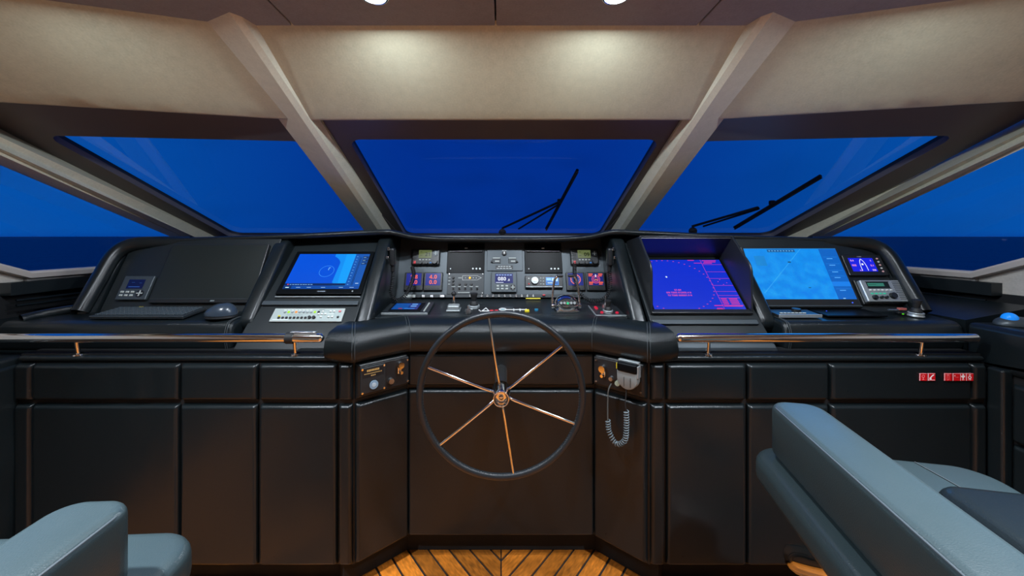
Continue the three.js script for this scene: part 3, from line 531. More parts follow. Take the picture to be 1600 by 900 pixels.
gauge(-.517, 'square gauge with red figures partly behind the coiled handset cord', num('1.8', '0.0')); gauge(-.403, 'square gauge with large red figures next to the navigation lights panel', num('4.0', '0.0'));
gauge(.441, 'square gauge with a red ring on blue', (g, w, h) => { fill(g, '#13227e', 0, 0, w, h); g.strokeStyle = '#ff7a68'; g.lineWidth = 9; g.beginPath(); g.arc(w / 2, h / 2, 56, 0, 7); g.stroke(); g.fillStyle = '#cfe0ff'; for (let i = 0; i < 12; i++) g.fillRect(w / 2 + 42 * Math.cos(i * .5236) - 3, h / 2 + 42 * Math.sin(i * .5236) - 3, 6, 6); txt(g, '\u2191', w / 2, h / 2, 40, '#ffb8a8'); });
gauge(.561, 'square gauge crowded with red figures around a dial', (g, w, h) => { fill(g, '#141f70', 0, 0, w, h); g.fillStyle = '#f0603f'; for (const [x, y] of [[4, 4], [120, 4], [4, 104], [120, 104]]) { g.fillRect(x, y, 50, 16); g.fillRect(x, y + 22, 42, 12); } g.strokeStyle = '#e0508a'; g.lineWidth = 7; g.beginPath(); g.arc(w / 2, h / 2, 46, 0, 7); g.stroke(); g.beginPath(); g.arc(w / 2, h / 2, 30, 0, 7); g.stroke(); g.fillStyle = '#e8f0ff'; g.fillRect(w / 2 - 6, 14, 12, 34); txt(g, '358', w / 2, h / 2 + 6, 26, '#ff8a60'); });
for (const [s, label] of [[-.214, 'blank black recessed display above the alarm panel'], [.256, 'blank black recessed display above the stereo']]) {
  const o = thing('blank_display', label, 'display'); mount(o, FC, s, .245, 0);
  mesh('panel', rbox(.226, .19, .008, .003, 0, 0, .0045), M.blackGloss, o); mesh('hood_fold', rbox(.20, .006, .012, .002, 0, .04, .012), M.blackPlastic, o);
  for (let i = 0; i < 3; i++) mesh('button', zcyl(.005, .005, .003, .045 + i * .021, -.068, .0095), M.silver, o); mesh('screw', zcyl(.003, .003, .002, -.09, -.068, .009), M.silver, o);
  mesh('label_chip', rbox(.018, .007, .002, .0005, .0, .062, .0095), M.whiteBtn, o);
}
{ // alarm panel with boat outline
  const o = thing('lights_panel', 'grey navigation lights panel with boat outline and amber lamp', 'panel'); mount(o, FC, -.21, .088, 0);
  mesh('plate', rbox(.216, .132, .006, .002, 0, 0, .0035), M.darkPlate, o);
  const y = .033, b = []; const pts = [[-.025, -.013], [.062, -.013], [.088, 0], [.062, .013], [-.025, .013]]; for (let i = 0; i < 5; i++) { const p = pts[i], q = pts[(i + 1) % 5]; b.push(bar(new THREE.Vector3(p[0] + .005, p[1] + y, .0072), new THREE.Vector3(q[0] + .005, q[1] + y, .0072), .0011, 6)); }
  mesh('boat_outline', b, M.whiteBtn, o); mesh('amber_lamp', new THREE.SphereGeometry(.006, 12, 8).translate(.024, y, .008), glow(0xffb030, 2.2), o);
  for (const x of [-.002, .045, .062]) mesh('lamp', zcyl(.0025, .0025, .003, x, y, .007), M.silver, o);
  for (let i = 0; i < 5; i++) mesh('toggle', [zcyl(.006, .007, .006, -.072 + i * .035, -.034, .009), zcyl(.003, .003, .014, -.072 + i * .035, -.030, .016)], M.black, o);
  for (const [x, yy] of [[-.075, -.005], [-.037, -.005], [0, -.005], [.034, -.005], [-.075, .015], [-.075, .035]]) mesh('rotary', zcyl(.007, .008, .010, x, yy, .011), M.black, o);
  const t = []; for (const [x, yy, w] of [[-.072, -.019, .022], [-.037, -.019, .016], [-.002, -.019, .016], [.033, -.019, .02], [.068, -.019, .016], [-.098, .035, .012], [-.098, .015, .012], [-.098, -.005, .012], [-.035, .033, .022], [-.01, -.055, .07]]) t.push(rbox(w, .004, .001, .0003, x, yy, .007, 1)); mesh('lettering', t, M.paleGrey, o);
  for (const [x, yy] of [[-.1, .058], [.1, .058], [.1, -.058]]) mesh('screw', zcyl(.003, .003, .002, x, yy, .0075), M.steel, o);
}
{ // start panel
  const o = thing('control_panel', 'grey control plate with round knob and two labelled switches', 'panel'); mount(o, FC, .022, .232, 0);
  mesh('plate', rbox(.214, .134, .006, .002, 0, 0, .0035), M.greyPlate, o); mesh('knob', zcyl(.013, .014, .014, -.003, .042, .014), M.black, o); mesh('knob_mark', rbox(.008, .014, .004, .001, -.003, .042, .022), M.whiteBtn, o); mesh('label_chip', rbox(.026, .005, .001, .0003, -.003, .060, .007), M.paleGrey, o);
  for (const x of [-.05, .046]) { mesh('switch', [rbox(.05, .03, .004, .002, x, -.006, .008)], M.darkPlate, o); mesh('toggle', zcyl(.005, .007, .016, x + (x < 0 ? -.028 : .028), -.012, .014), M.black, o); mesh('label_chip', rbox(.044, .006, .001, .0003, x, .012, .0105), M.paleGrey, o); mesh('label_chip', rbox(.026, .008, .001, .0003, x + .004, -.008, .0105), M.paleGrey, o); }
  mesh('name_plate', face(.105, .024, -.003, -.046, .0069), printMat(210, 48, (g, w, h) => { fill(g, '#12181c', 0, 0, w, h); for (let i = 0; i < 5; i++) { fill(g, '#c9d2d2', 30 + i * 32, 8, 24, 8); fill(g, '#c9d2d2', 12 + i * 38, 32, 30, 8); } }), o, true);
}
{ // autopilot
  const o = screen('autopilot', 'autopilot head whose blue display reads 080.8', 'instrument', FC, -.036, .070, .086, .144, [.022, .022, .012, .054], .018, screenMat(212, 116, (g, w, h) => { fill(g, '#0d1a6a', 0, 0, w, h); txt(g, '080', 82, 64, 60, '#eef4ff'); txt(g, '.8', 160, 78, 36, '#eef4ff'); for (let i = 0; i < 6; i++) fill(g, '#9fc0ff', 14 + i * 32, 12, 24, 10); fill(g, '#dfe8ff', 10, 104, 90, 7); }), { mat: M.greyPlate });
  for (let i = 0; i < 3; i++) for (const y of [-.046, -.063]) mesh('button', rbox(.016, .011, .005, .004, -.036 + i * .026, y, .0205), M.paleGrey, o);
  mesh('pad_button', zcyl(.017, .017, .004, .052, -.054, .020), M.black, o); mesh('arrow', [rbox(.026, .005, .003, .001, .052, -.054, .023), rbox(.005, .026, .003, .001, .052, -.054, .023)], M.paleGrey, o);
}
{ // stereo
  const o = screen('stereo', 'black marine stereo with round knob and light blue display', 'stereo', FC, .264, .340, .074, .122, [.122, .024, .010, .018], .018, screenMat(160, 100, (g, w, h) => { fill(g, '#2d7fd8', 0, 0, w, h); fill(g, '#8fd0ff', 8, 10, 60, 30); fill(g, '#bfe6ff', 76, 10, 74, 40); fill(g, '#1b5aa8', 8, 60, 140, 28); fill(g, '#dff', 20, 68, 60, 8); }));
  mesh('knob', [zcyl(.020, .023, .016, -.103, .002, .026), zcyl(.012, .012, .004, -.103, .002, .035)], M.silver, o);
  for (const [x, y] of [[-.068, .018], [-.052, .018], [-.068, .0], [-.052, .0], [-.068, -.018], [-.052, -.018]]) mesh('button', rbox(.009, .007, .004, .002, x, y, .0195), M.paleGrey, o);
  mesh('button', rbox(.008, .008, .004, .002, -.138, -.016, .0195), M.red, o); mesh('button', rbox(.008, .008, .004, .002, -.138, .016, .0195), M.whiteBtn, o); mesh('trim_bar', rbox(.215, .004, .006, .001, -.05, -.034, .019), M.silver, o);
}
{ // row of toggles along the ledge
  const o = thing('toggle_row', 'row of small toggle switches along the ledge below the autopilot', 'switches'); mount(o, FC, -.05, .004, .028);
  for (let i = 0; i < 12; i++) { mesh('toggle', [zcyl(.005, .006, .006, -.128 + i * .033, .002, .003), zcyl(.0022, .003, .014, -.128 + i * .033, .006, .012)], i > 8 ? M.whiteBtn : M.steel, o); }
  mesh('cream_strip', rbox(.085, .006, .004, .001, .235, -.012, .004), M.yellow, o); mesh('red_cap', rbox(.016, .008, .006, .002, .298, .008, .005), M.red, o);
  for (const [x, w] of [[-.48, .07], [-.40, .02], [-.35, .02], [-.29, .03]]) mesh('connector', rbox(w, .018, .014, .004, x, .0, .008), x < -.45 ? M.paleGrey : M.steel, o);
}
// ---------------------------------------------------------------- on the control deck
{ // flat touch plotter
  const o = thing('flat_plotter', 'tilted flat plotter plate with dim blue screen beside the toggles', 'screen'); mount(o, FT, -.485, .13, 0);
  mesh('plate', rbox(.235, .205, .010, .003, 0, 0, .006), M.darkPlate, o); mesh('bezel', rbox(.165, .145, .006, .003, -.01, 0, .013), M.blackGloss, o);
  mesh('display', face(.135, .115, -.015, 0, .0165), screenMat(270, 230, (g, w, h) => { fill(g, '#0a3f8c', 0, 0, w, h); for (let i = 0; i < 5; i++) fill(g, '#1466c8', 10, 20 + i * 42, 150, 22); fill(g, '#69b4ff', 180, 20, 60, 40); fill(g, '#69b4ff', 180, 90, 60, 40); fill(g, '#c03038', 70, 185, 40, 22); fill(g, '#3f9cff', 130, 185, 110, 22); }, .8), o, true);
  for (let i = 0; i < 7; i++) mesh('button', rbox(.009, .009, .006, .002, .092, .07 - i * .023, .013), M.paleGrey, o); mesh('front_edge', rbox(.235, .006, .012, .002, 0, -.105, .008), M.silver, o);
}
function joystick(F, s, t, label, k = 1) {
  const o = thing('joystick', label, 'joystick', 'joystick controls on the console'); mount(o, F, s, t, 0);
  mesh('base', [zcyl(.028 * k, .033 * k, .012, 0, 0, .007), new THREE.TorusGeometry(.026 * k, .005, 8, 24).translate(0, 0, .014)], M.silver, o);
  mesh('boot', new THREE.LatheGeometry([[.024, 0], [.022, .008], [.025, .012], [.018, .018], [.020, .022], [.011, .030], [0, .030]].map(([x, y]) => new THREE.Vector2(x * k, y * k)), 24).rotateX(Math.PI / 2).translate(0, 0, .013), M.rubber, o);
  mesh('handle', [zcyl(.018 * k, .013 * k, .030 * k, 0, 0, .013 + .045 * k), zcyl(.020 * k, .019 * k, .012 * k, 0, 0, .013 + .062 * k)], M.rubber, o);
}
joystick(FT, -.145, .150, 'black joystick on a silver ring beside the emblem switches'); joystick(FT, .545, .06, 'black joystick on the red-lit corner plate', .8); joystick(frame(1.122, 1.82, 4), 1.965, 0, 'ribbed black joystick on the shelf end below the radio', .95);
{ const o = thing('thruster_lever', 'upright chrome lever with black ball top', 'lever', null); mount(o, FT, -.248, .11, 0); mesh('base', [rbox(.062, .05, .030, .008, 0, 0, .016), rbox(.072, .064, .008, .003, 0, 0, .005)], M.silver, o); mesh('stem', zcyl(.006, .007, .05, 0, .01, .055), M.chrome, o); mesh('ball', new THREE.SphereGeometry(.013, 16, 12).translate(0, .01, .086), M.black, o); }
{ const o = thing('key_switch', 'small chrome key switch on the control deck', 'switch'); mount(o, FT, -.168, .055, 0); mesh('barrel', [zcyl(.014, .017, .022, 0, 0, .012)], M.steel, o); mesh('key', rbox(.006, .02, .022, .002, 0, 0, .032), M.steel, o); mesh('marker', [rbox(.024, .010, .003, .001, .05, .012, .002), rbox(.024, .008, .003, .001, .05, -.016, .002)], M.paleGrey, o); }
{ // mimic panel with emblem, compass and coloured caps
  const o = thing('mimic_panel', 'black control strip with white emblem, ring, red caps and yellow cap', 'panel'); mount(o, FT, .03, .09, 0);
  mesh('plate', rbox(.36, .13, .006, .002, 0, 0, .0035), M.black, o);
  const v = (x, y) => new THREE.Vector3(x, y, .0085);
  mesh('boat_emblem', [bar(v(-.128, -.02), v(-.11, .035), .003, 6), bar(v(-.11, .035), v(-.092, -.02), .003, 6), bar(v(-.128, -.02), v(-.092, -.02), .003, 6), bar(v(-.145, 0), v(-.134, -.025), .003, 6)], M.whiteBtn, o);
  for (const x of [-.078, -.054]) mesh('red_cap', rbox(.018, .016, .010, .003, x, -.022, .010), M.red, o);
  mesh('compass_ring', new THREE.TorusGeometry(.017, .0035, 8, 24).translate(-.022, .004, .010), M.whiteBtn, o); mesh('compass_lamp', zcyl(.008, .008, .004, -.022, .004, .009), glow(0x30b0d0, .6), o);
  mesh('linkage', [bar(v(-.004, .004), v(.105, .004), .003, 6), ...[.035, .068, .1].map((x) => bar(v(x, -.015), v(x, .016), .0035, 6))], M.whiteBtn, o);
  mesh('yellow_cap', rbox(.024, .018, .014, .004, .102, -.028, .012), M.yellow, o); mesh('blue_cap', zcyl(.010, .010, .010, .152, -.006, .010), std(lin(.02, .2, .35), .4), o); mesh('inlay', rbox(.07, .012, .003, .001, .0, .05, .007), M.greyPlate, o);
}
{ // throttle
  const o = thing('throttle', 'chrome twin-lever throttle with round buttons on its face', 'throttle'); mount(o, FT, .340, .115, 0);
  mesh('body', new THREE.SphereGeometry(1, 32, 20).scale(.062, .055, .052).translate(0, 0, .030), M.chrome, o); mesh('base', rbox(.115, .10, .014, .006, 0, -.002, .008), M.chrome, o);
  const fp = mesh('face', zcyl(.048, .048, .006).scale(1, .40, 1).rotateX(1.15).translate(0, -.045, .052), M.black, o);
  for (let i = 0; i < 5; i++) mesh('button', zcyl(.0065, .0065, .008).rotateX(1.15).translate(-.034 + i * .017, -.050, .051 + (i === 2 ? 0 : .001)), i === 2 ? glow(0x30e0a0, .8) : M.silver, o);
  for (const s of [-1, 1]) { mesh('lever', tube([[.072, 0, .02], [.070, .012, .07], [.063, .025, .13], [.055, .03, .160], [.043, .03, .172], [.022, .03, .174]].map(([x, y, z]) => new THREE.Vector3(s * x, y, z)), .0062, 30, 10), M.chrome, o); mesh('pivot', zcyl(.014, .014, .014).rotateY(Math.PI / 2).translate(s * .070, 0, .022), M.chrome, o); mesh('grip', rbox(.034, .016, .014, .006, s * .030, .03, .176), M.blackPlastic, o); }
}
{ const o = thing('corner_plate', 'dark corner control plate with silver edge and red lamps', 'panel'); mount(o, FT, .545, .085, 0); mesh('plate', rbox(.15, .17, .006, .002, 0, 0, .0035), M.darkPlate, o); mesh('edge', [rbox(.15, .005, .01, .002, 0, -.086, .006), rbox(.004, .17, .01, .002, -.075, 0, .006)], M.silver, o); for (const [x, y] of [[-.045, .03], [-.045, .05], [.04, -.045], [-.035, -.04]]) mesh('red_lamp', zcyl(.007, .008, .008, x, y, .010), glow(0xff2a50, .6), o); mesh('lever', [zcyl(.005, .006, .06, .01, .06, .04), zcyl(.02, .022, .02, .01, .06, .016)], M.steel, o); }
{ const o = thing('side_keypad', 'low black keypad with silver front edge under the navigation monitor', 'keypad'); mount(o, FT, 1.39, -.05, .005); mesh('body', rbox(.20, .09, .012, .003, 0, 0, .0065), M.blackPlastic, o); mesh('edge', rbox(.20, .005, .016, .002, 0, -.047, .008), M.silver, o); for (let i = 0; i < 7; i++) mesh('key', rbox(.014, .008, .005, .002, -.07 + i * .018, -.02, .014), M.paleGrey, o); mesh('dial', zcyl(.018, .02, .012, .03, .02, .018), M.blackPlastic, o); o.position.y = 1.126; o.position.z = -1.83; }
{ const o = thing('glass_tablet', 'thin dark glass tablet lying on the shelf under the navigation monitor', 'tablet'); o.position.set(1.66, 1.127, -1.845); o.rotation.x = .06; mesh('body', rbox(.28, .008, .12, .003, 0, .004, 0), M.blackGloss, o); mesh('lamp', rbox(.004, .003, .004, .001, -.08, .009, -.02), glow(0x3050ff, 1.2), o); }
{ const o = thing('small_lever', 'small lever with red and white handle on the shelf', 'lever'); o.position.set(1.905, 1.127, -1.85); mesh('base', rbox(.05, .012, .03, .004, .02, .006, 0), M.blackPlastic, o); mesh('rod', bar(new THREE.Vector3(-.05, .02, .01), new THREE.Vector3(.02, .018, 0), .004), M.steel, o); mesh('handle', rbox(.036, .012, .016, .003, .025, .022, 0), std(lin(.45, .12, .1), .4), o); mesh('lamp', rbox(.006, .004, .006, .001, .0, .004, .03), glow(0x60ff20, .8), o); }

// ---------------------------------------------------------------- keyboard, mouse, trackball
{
  const o = thing('keyboard', 'slim dark grey computer keyboard on the padded shelf', 'keyboard'); o.position.set(-1.675, 1.124, -1.835); o.rotation.x = .10;
  mesh('tray', rbox(.43, .016, .145, .005, 0, .009, 0), M.darkPlate, o); mesh('front_edge', rbox(.43, .006, .006, .002, 0, .014, .071), M.greyPlate, o);
  const k = []; for (let r = 0; r < 6; r++) for (let c = 0; c < 20; c++) k.push(rbox(.0165, .007, .0165, .003, -.196 + c * .0206, .019, -.054 + r * .0212, 1)); mesh('keys', k, std(lin(.045, .06, .07), .45), o).userData.kind = 'stuff';
  mesh('sticker', rbox(.022, .002, .010, .0005, -.11, .0185, -.068), M.yellow, o);
}
{
  const o = thing('mouse', 'dark glossy blue-grey computer mouse on the shelf end', 'mouse'); o.position.set(-1.305, 1.124, -1.79);
  const g = new THREE.SphereGeometry(1, 36, 24), p = g.attributes.position; for (let i = 0; i < p.count; i++) { let x = p.getX(i), y = p.getY(i), z = p.getZ(i); y = y < 0 ? y * .2 : y; p.setXYZ(i, x * .07, y * .052 * (1 + .25 * x) + .012, z * .055); } g.computeVertexNormals();
  mesh('shell', g, std(lin(.03, .045, .065), .25), o); mesh('sole', cyl(.066, .068, .012, 0, .006, 0, 32).scale(1, 1, .8), M.black, o); mesh('button_seam', tube([new THREE.Vector3(-.066, .012, .012), new THREE.Vector3(-.03, .055, .012), new THREE.Vector3(.03, .068, .012)], .0012, 20, 5), M.gap, o);
}
{
  const o = thing('trackball', 'grey trackball mouse with glowing blue ball on the side cabinet', 'trackball'); o.position.set(2.21, 1.118, -1.66);
  const g = new THREE.SphereGeometry(1, 36, 24), p = g.attributes.position; for (let i = 0; i < p.count; i++) { let x = p.getX(i), y = p.getY(i), z = p.getZ(i); y = Math.max(y, -.05); p.setXYZ(i, x * .095 + .03, y * (.034 - .010 * x), z * .055); } g.computeVertexNormals();
  mesh('shell', g, M.greyPlate, o); mesh('ball', new THREE.SphereGeometry(.026, 24, 16).translate(-.018, .026, .005), new THREE.MeshStandardMaterial({ color: lin(.02, .25, .8), roughness: .15, emissive: lin(.0, .08, .3), emissiveIntensity: 1 }), o);
}

// ---------------------------------------------------------------- plates on the angled faces, microphone and coiled cords
function coil(centre, turns, R, r, seg = 14) { const c = new THREE.CatmullRomCurve3(centre), P = [], n = turns * seg, fr = c.computeFrenetFrames(n, false); for (let i = 0; i <= n; i++) { const p = c.getPointAt(i / n), a = i / seg * 2 * Math.PI; P.push(p.addScaledVector(fr.normals[i], R * Math.cos(a)).addScaledVector(fr.binormals[i], R * Math.sin(a))); } return new THREE.TubeGeometry(new THREE.CatmullRomCurve3(P), n * 2, r, 5); }
const v3 = (x, y, z) => new THREE.Vector3(x, y, z);
{
  const o = thing('socket_plate', 'black instrument plate with gold lettering, pale disc and chrome socket', 'plate'); mount(o, FL, .128, .884, .023);
  mesh('plate', rbox(.225, .122, .006, .003, 0, 0, .0035), M.blackPlastic, o); mesh('sub_plate', rbox(.108, .112, .008, .003, -.058, 0, .010), M.darkPlate, o);
  mesh('lettering', face(.094, .036, -.058, .03, .0145), printMat(256, 98, (g, w, h) => { fill(g, '#14191d', 0, 0, w, h); for (let i = 0; i < 8; i++) fill(g, '#c9a662', 52 + i * 19, 8, 14, 24); for (let i = 0; i < 12; i++) fill(g, '#b99a5e', 20 + i * 18, 48, 13, 12); for (let i = 0; i < 3; i++) fill(g, '#b99a5e', 100 + i * 20, 74, 14, 15); }), o, true);
  mesh('disc', zcyl(.019, .019, .004, -.056, -.024, .015), std(lin(.25, .4, .55), .35), o); mesh('disc_centre', zcyl(.009, .009, .005, -.056, -.024, .0155), std(lin(.5, .65, .75), .3), o);
  mesh('socket', [zcyl(.014, .016, .024, .066, .034, .017), rbox(.022, .034, .012, .005, .064, .012, .012), zcyl(.007, .007, .03, .064, .004, .02)], M.chrome, o); mesh('knob', [zcyl(.012, .014, .016, .022, -.028, .014)], M.steel, o);
  for (const [x, y] of [[-.106, .05], [-.01, .05], [-.106, -.05], [-.01, -.05], [.104, .048], [.104, -.048]]) mesh('screw', zcyl(.0045, .005, .005, x, y, .0145 - (x > 0 ? .005 : 0)), M.chrome, o);
}
{
  const o = thing('socket_plate', 'black plate with chrome socket and pale green plug beneath the microphone', 'plate'); mount(o, FR, .125, .884, .023);
  mesh('plate', rbox(.225, .122, .006, .003, 0, 0, .0035), M.blackPlastic, o);
  mesh('socket', [zcyl(.015, .017, .024, -.065, .018, .017), rbox(.022, .036, .014, .005, -.064, .0, .012), zcyl(.007, .007, .03, -.062, -.01, .02)], M.chrome, o); mesh('knob', zcyl(.009, .011, .016, -.025, -.018, .014), M.steel, o);
  mesh('plug', [zcyl(.011, .013, .03, .012, -.024, .022)], M.sage, o);
  for (const [x, y] of [[-.1, .048], [-.1, -.048], [.0, .048], [.104, .048], [.104, -.048]]) mesh('screw', zcyl(.0045, .005, .005, x, y, .009), M.chrome, o);
}
{
  const o = thing('microphone', 'grey hand microphone with coiled cord hanging on the angled cabinet', 'microphone'); mount(o, FR, .185, .90, .042);
  const sh = new THREE.Shape(); sh.moveTo(-.040, .02); sh.lineTo(.040, .02); sh.lineTo(.040, -.01); sh.bezierCurveTo(.038, -.03, .02, -.046, 0, -.046); sh.bezierCurveTo(-.02, -.046, -.038, -.03, -.040, -.01);
  mesh('body', toCreasedNormals(new THREE.ExtrudeGeometry(sh, { depth: .024, bevelEnabled: true, bevelThickness: .006, bevelSize: .005, bevelSegments: 3 }), .5), std(lin(.22, .25, .25), .45), o);
  mesh('head', rbox(.088, .040, .040, .010, 0, .042, .016), M.blackGloss, o); mesh('bracket', [rbox(.006, .05, .03, .002, .046, .03, .014), rbox(.09, .008, .02, .002, 0, .064, .004)], M.silver, o); mesh('yellow_clip', rbox(.006, .026, .02, .002, -.046, .04, .016), M.yellow, o); mesh('grip_groove', [rbox(.002, .04, .004, .001, -.012, -.018, .030), rbox(.002, .04, .004, .001, .016, -.018, .030)], M.darkPlate, o);
  const A = [v3(-.073, -.045, .02), v3(-.082, -.075, .03), v3(-.085, -.13, .03), v3(-.085, -.205, .03)], Bc = [v3(-.085, -.205, .03), v3(-.078, -.255, .03), v3(-.045, -.295, .03), v3(-.01, -.27, .03), v3(-.001, -.20, .03), v3(-.002, -.14, .03)], C = [v3(-.002, -.14, .03), v3(-.006, -.11, .03), v3(-.004, -.05, .02)];
  mesh('cord', tube(A, .003, 30, 8), std(lin(.10, .12, .12), .5), o); mesh('coiled_cord', coil(Bc, 26, .0095, .0026), std(lin(.15, .19, .21), .4), o); mesh('cord', tube(C, .003, 20, 8), M.rubber, o);
}
function handset(s, label, loop) {
  const o = thing('radio_handset', label, 'handset');
  mesh('body', [rbox(.03, .10, .045, .012, s * .598, 1.385, -2.12), rbox(.022, .05, .03, .008, s * .598, 1.325, -2.125)], M.blackPlastic, o); mesh('hook', rbox(.012, .02, .02, .003, s * .613, 1.43, -2.10), M.chrome, o); mesh('screw', rbox(.012, .016, .012, .003, s * .613, 1.385, -2.07), M.chrome, o);
  mesh('coiled_cord', coil(loop, 46, .0085, .0026, 10), M.rubber, o);
}
handset(-1, 'black radio handset with coiled cord beside the chart plotter cheek', [W(-.595, 1.30, 2.12), W(-.595, 1.24, 2.10), W(-.598, 1.19, 2.09), W(-.575, 1.152, 2.09), W(-.535, 1.165, 2.11), W(-.51, 1.22, 2.16), W(-.505, 1.28, 2.22), W(-.53, 1.315, 2.29)]);
handset(1, 'black radio handset with coiled cord beside the radar cheek', [W(.598, 1.30, 2.12), W(.595, 1.24, 2.09), W(.575, 1.18, 2.08), W(.525, 1.146, 2.09), W(.465, 1.158, 2.11), W(.428, 1.21, 2.15), W(.425, 1.28, 2.21), W(.438, 1.338, 2.285)]);

// ---------------------------------------------------------------- safety signs on the padded panel
{
  const draw = {
    'red sign with a pale pull-station symbol beside the telephone sign': (g) => { g.strokeStyle = '#ff9a9a'; g.lineWidth = 5; g.beginPath(); g.arc(32, 26, 11, 0, 7); g.stroke(); g.beginPath(); g.moveTo(32, 36); g.lineTo(32, 54); g.moveTo(22, 54); g.lineTo(42, 54); g.stroke(); },
    'red sign with a white telephone handset': (g) => { g.strokeStyle = '#fff'; g.lineWidth = 10; g.lineCap = 'round'; g.beginPath(); g.moveTo(50, 14); g.quadraticCurveTo(26, 26, 20, 46); g.stroke(); g.lineWidth = 16; g.beginPath(); g.moveTo(20, 44); g.lineTo(24, 48); g.stroke(); fill(g, '#fff', 6, 56, 54, 4); },
    'red sign with a faint extinguisher symbol': (g) => { g.strokeStyle = '#ff8a8a'; g.lineWidth = 4; g.strokeRect(24, 18, 16, 38); g.beginPath(); g.moveTo(18, 12); g.lineTo(44, 10); g.stroke(); },
    'red sign with a small pale dot and line': (g) => { g.fillStyle = '#ffc0c0'; g.beginPath(); g.arc(18, 22, 6, 0, 7); g.fill(); fill(g, '#ff8080', 20, 32, 32, 3); },
    'red sign with a white cross': (g) => { fill(g, '#fff', 25, 6, 14, 44); fill(g, '#fff', 10, 20, 44, 14); fill(g, '#ffd0d0', 20, 52, 24, 8); },
    'red sign with a white ring under a bar': (g) => { g.strokeStyle = '#fff'; g.lineWidth = 7; g.beginPath(); g.arc(32, 36, 11, 0, 7); g.stroke(); fill(g, '#fff', 24, 10, 18, 7); fill(g, '#fff', 18, 54, 28, 4); },
  };
  Object.entries(draw).forEach(([label, f], i) => {
    const x = [1.771, 1.806, 1.875, 1.910, 1.938, 1.966][i], w = i === 4 ? .024 : .031;
    const o = mesh('safety_sign', new THREE.BoxGeometry(w, .031, .002), printMat(64, 64, (g) => { fill(g, '#d8141f', 0, 0, 64, 64); fill(g, '#ffd8dc', 0, 0, 6, 64); fill(g, '#ffb0b8', 0, 0, 64, 4); f(g); }, .35), null, true);
    mount(o, FW, x, .909, .0262); tag(o, label + ' on the black padded panel', 'sign', 'red safety signs');
  });
}

// ---------------------------------------------------------------- wipers outside the glass
function wiper(P, tip, heel, armA, armB, label) {
  const o = thing('wiper', label, 'wiper', 'windscreen wipers'); const p = ([s, t], k = .085) => P.map([s, t]).addScaledVector(P.N, k);
  mesh('blade', [bar(p(heel), p(tip), .010, 8), bar(p(heel, .07), p(tip, .07), .006, 6), new RoundedBoxGeometry(.03, .03, .03, 1, .005).translate(...p([(tip[0] + heel[0]) / 2, (tip[1] + heel[1]) / 2], .10).toArray())], M.gap, o);
  mesh('arm', [bar(p(armA[0], .10), p(armA[1], .10), .009, 8), bar(p(armB[0], .10), p(armB[1], .10), .007, 8), bar(p(armA[1], .10), p(armB[1], .10), .007, 8)], M.gap, o);
  mesh('pivot', new THREE.SphereGeometry(.03, 14, 10).translate(...p(armA[0], .06).toArray()), M.gap, o);
}
wiper(WS, [.445, .66], [.355, -.03], [[.01, -.05], [.395, .30]], [[.14, -.06], [.405, .28]], 'black wiper on the middle windscreen');
wiper(WSR, [.665, .62], [.64, -.02], [[.42, -.03], [.62, .24]], [[.48, -.03], [.635, .22]], 'black wiper leaning on the windscreen beyond the radar');
wiper(WSL, [.0, .70], [-.05, .03], [[.035, -.03], [.02, .24]], [[.005, -.03], [-.01, .22]], 'black wiper on the windscreen beyond the chart plotter');

// ---------------------------------------------------------------- helm armchairs
function outline(w, l, rf, rb) { const s = new THREE.Shape(); s.moveTo(-w / 2 + rb, -l); s.lineTo(w / 2 - rb, -l); s.quadraticCurveTo(w / 2, -l, w / 2, -l + rb); s.lineTo(w / 2, -rf); s.bezierCurveTo(w / 2, -rf * .45, w / 2 - rf * .45, 0, w / 2 - rf, 0); s.lineTo(-w / 2 + rf, 0); s.bezierCurveTo(-w / 2 + rf * .45, 0, -w / 2, -rf * .45, -w / 2, -rf); s.lineTo(-w / 2, -l + rb); s.quadraticCurveTo(-w / 2, -l, -w / 2 + rb, -l); return s; }
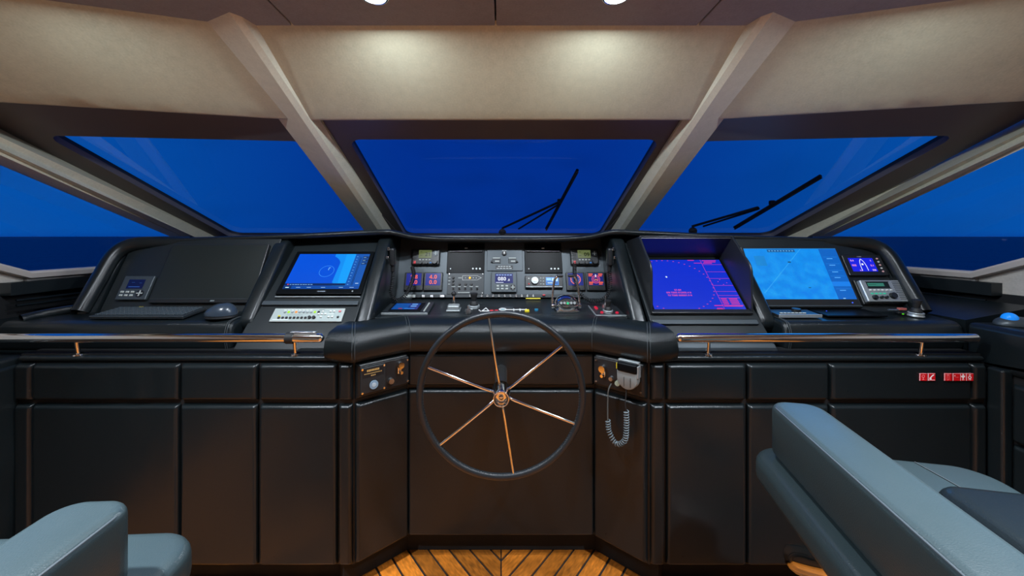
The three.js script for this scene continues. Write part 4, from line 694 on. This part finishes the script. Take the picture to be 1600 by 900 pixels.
// slab seen from above: x across, front at z = 0 running back to +z; top at y = 0
function slab(w, l, h, rf, b) { const g = new THREE.ExtrudeGeometry(outline(w, l, rf, .03), { depth: h - 2 * b, bevelEnabled: true, bevelThickness: b, bevelSize: b, bevelOffset: -b, bevelSegments: 5, curveSegments: 14 }); g.rotateX(-Math.PI / 2); return toCreasedNormals(g.translate(0, -h + b, 0), .6); }
function slabPiping(w, l, rf, y, inset, r) { const pts = outline(w - 2 * inset, l - inset, rf, .03).getSpacedPoints(90).slice(0, -1).map((p) => v3(p.x, y, -p.y + inset)); return tube(pts, r, 220, 6, true); }
function chair(x, d, yaw, mir, armFront, label) {
  const o = thing('helm_chair', label, 'chair', 'grey leather helm armchairs'); o.position.set(x, 0, -d); o.rotation.y = yaw;   // origin under the seat front, inner side
  const m = mir;
  mesh('seat', slab(.66, .62, .095, .10, .032).translate(m * .31, .785, 0), M.leatherGrey, o); mesh('seat_piping', slabPiping(.66, .62, .10, .770, .010, .004).translate(m * .31, 0, 0), M.piping, o);
  mesh('seat_seam', tube([v3(m * .45, .787, .03), v3(m * .48, .787, .2), v3(m * .50, .787, .5)], .002, 20, 5), M.thread, o);
  mesh('side_bolster', slab(.36, .36, .09, .06, .035).translate(m * .51, .845, .23), M.leather, o); mesh('bolster_piping', slabPiping(.36, .36, .06, .838, .022, .003).translate(m * .51, 0, .23), M.piping, o);
  for (const [ax, front] of [[.098, armFront], [.71, .30]]) { // armrests
    const a = mesh('armrest', slab(.152, .80 - front, .165, .055, .022).translate(m * ax, .958, front), M.leatherGrey, o);
    mesh('armrest_piping', slabPiping(.152, .80 - front, .055, .949, .007, .0032).translate(m * ax, 0, front), M.piping, a);
  }
  mesh('backrest', toCreasedNormals(new RoundedBoxGeometry(.56, .80, .14, 4, .06).rotateX(-.12).translate(m * .40, 1.16, .90), .6), M.leather, o);
  mesh('pedestal', [cyl(.06, .07, .67, m * .34, .335, .34, 32), cyl(.20, .24, .035, m * .34, .018, .34, 40)], M.chrome, o);
  mesh('footrest', tube([v3(m * .14, .66, .36), v3(m * .095, .575, .25), v3(m * .08, .50, .13), v3(m * .2, .42, .02), v3(m * .45, .42, .02), v3(m * .60, .44, .08), v3(m * .62, .52, .20), v3(m * .56, .60, .32)], .042, 60, 16), M.chrome, o);
}
chair(.872, 1.335, -.21, 1, .05, 'large grey leather helm armchair standing before the red safety signs');
chair(-.735, .95, .05, -1, .145, 'grey leather helm armchair standing before the keyboard cabinet');

scene.traverse((o) => { if (o.isMesh) o.castShadow = o.receiveShadow = true; });
renderer.render(scene, camera);
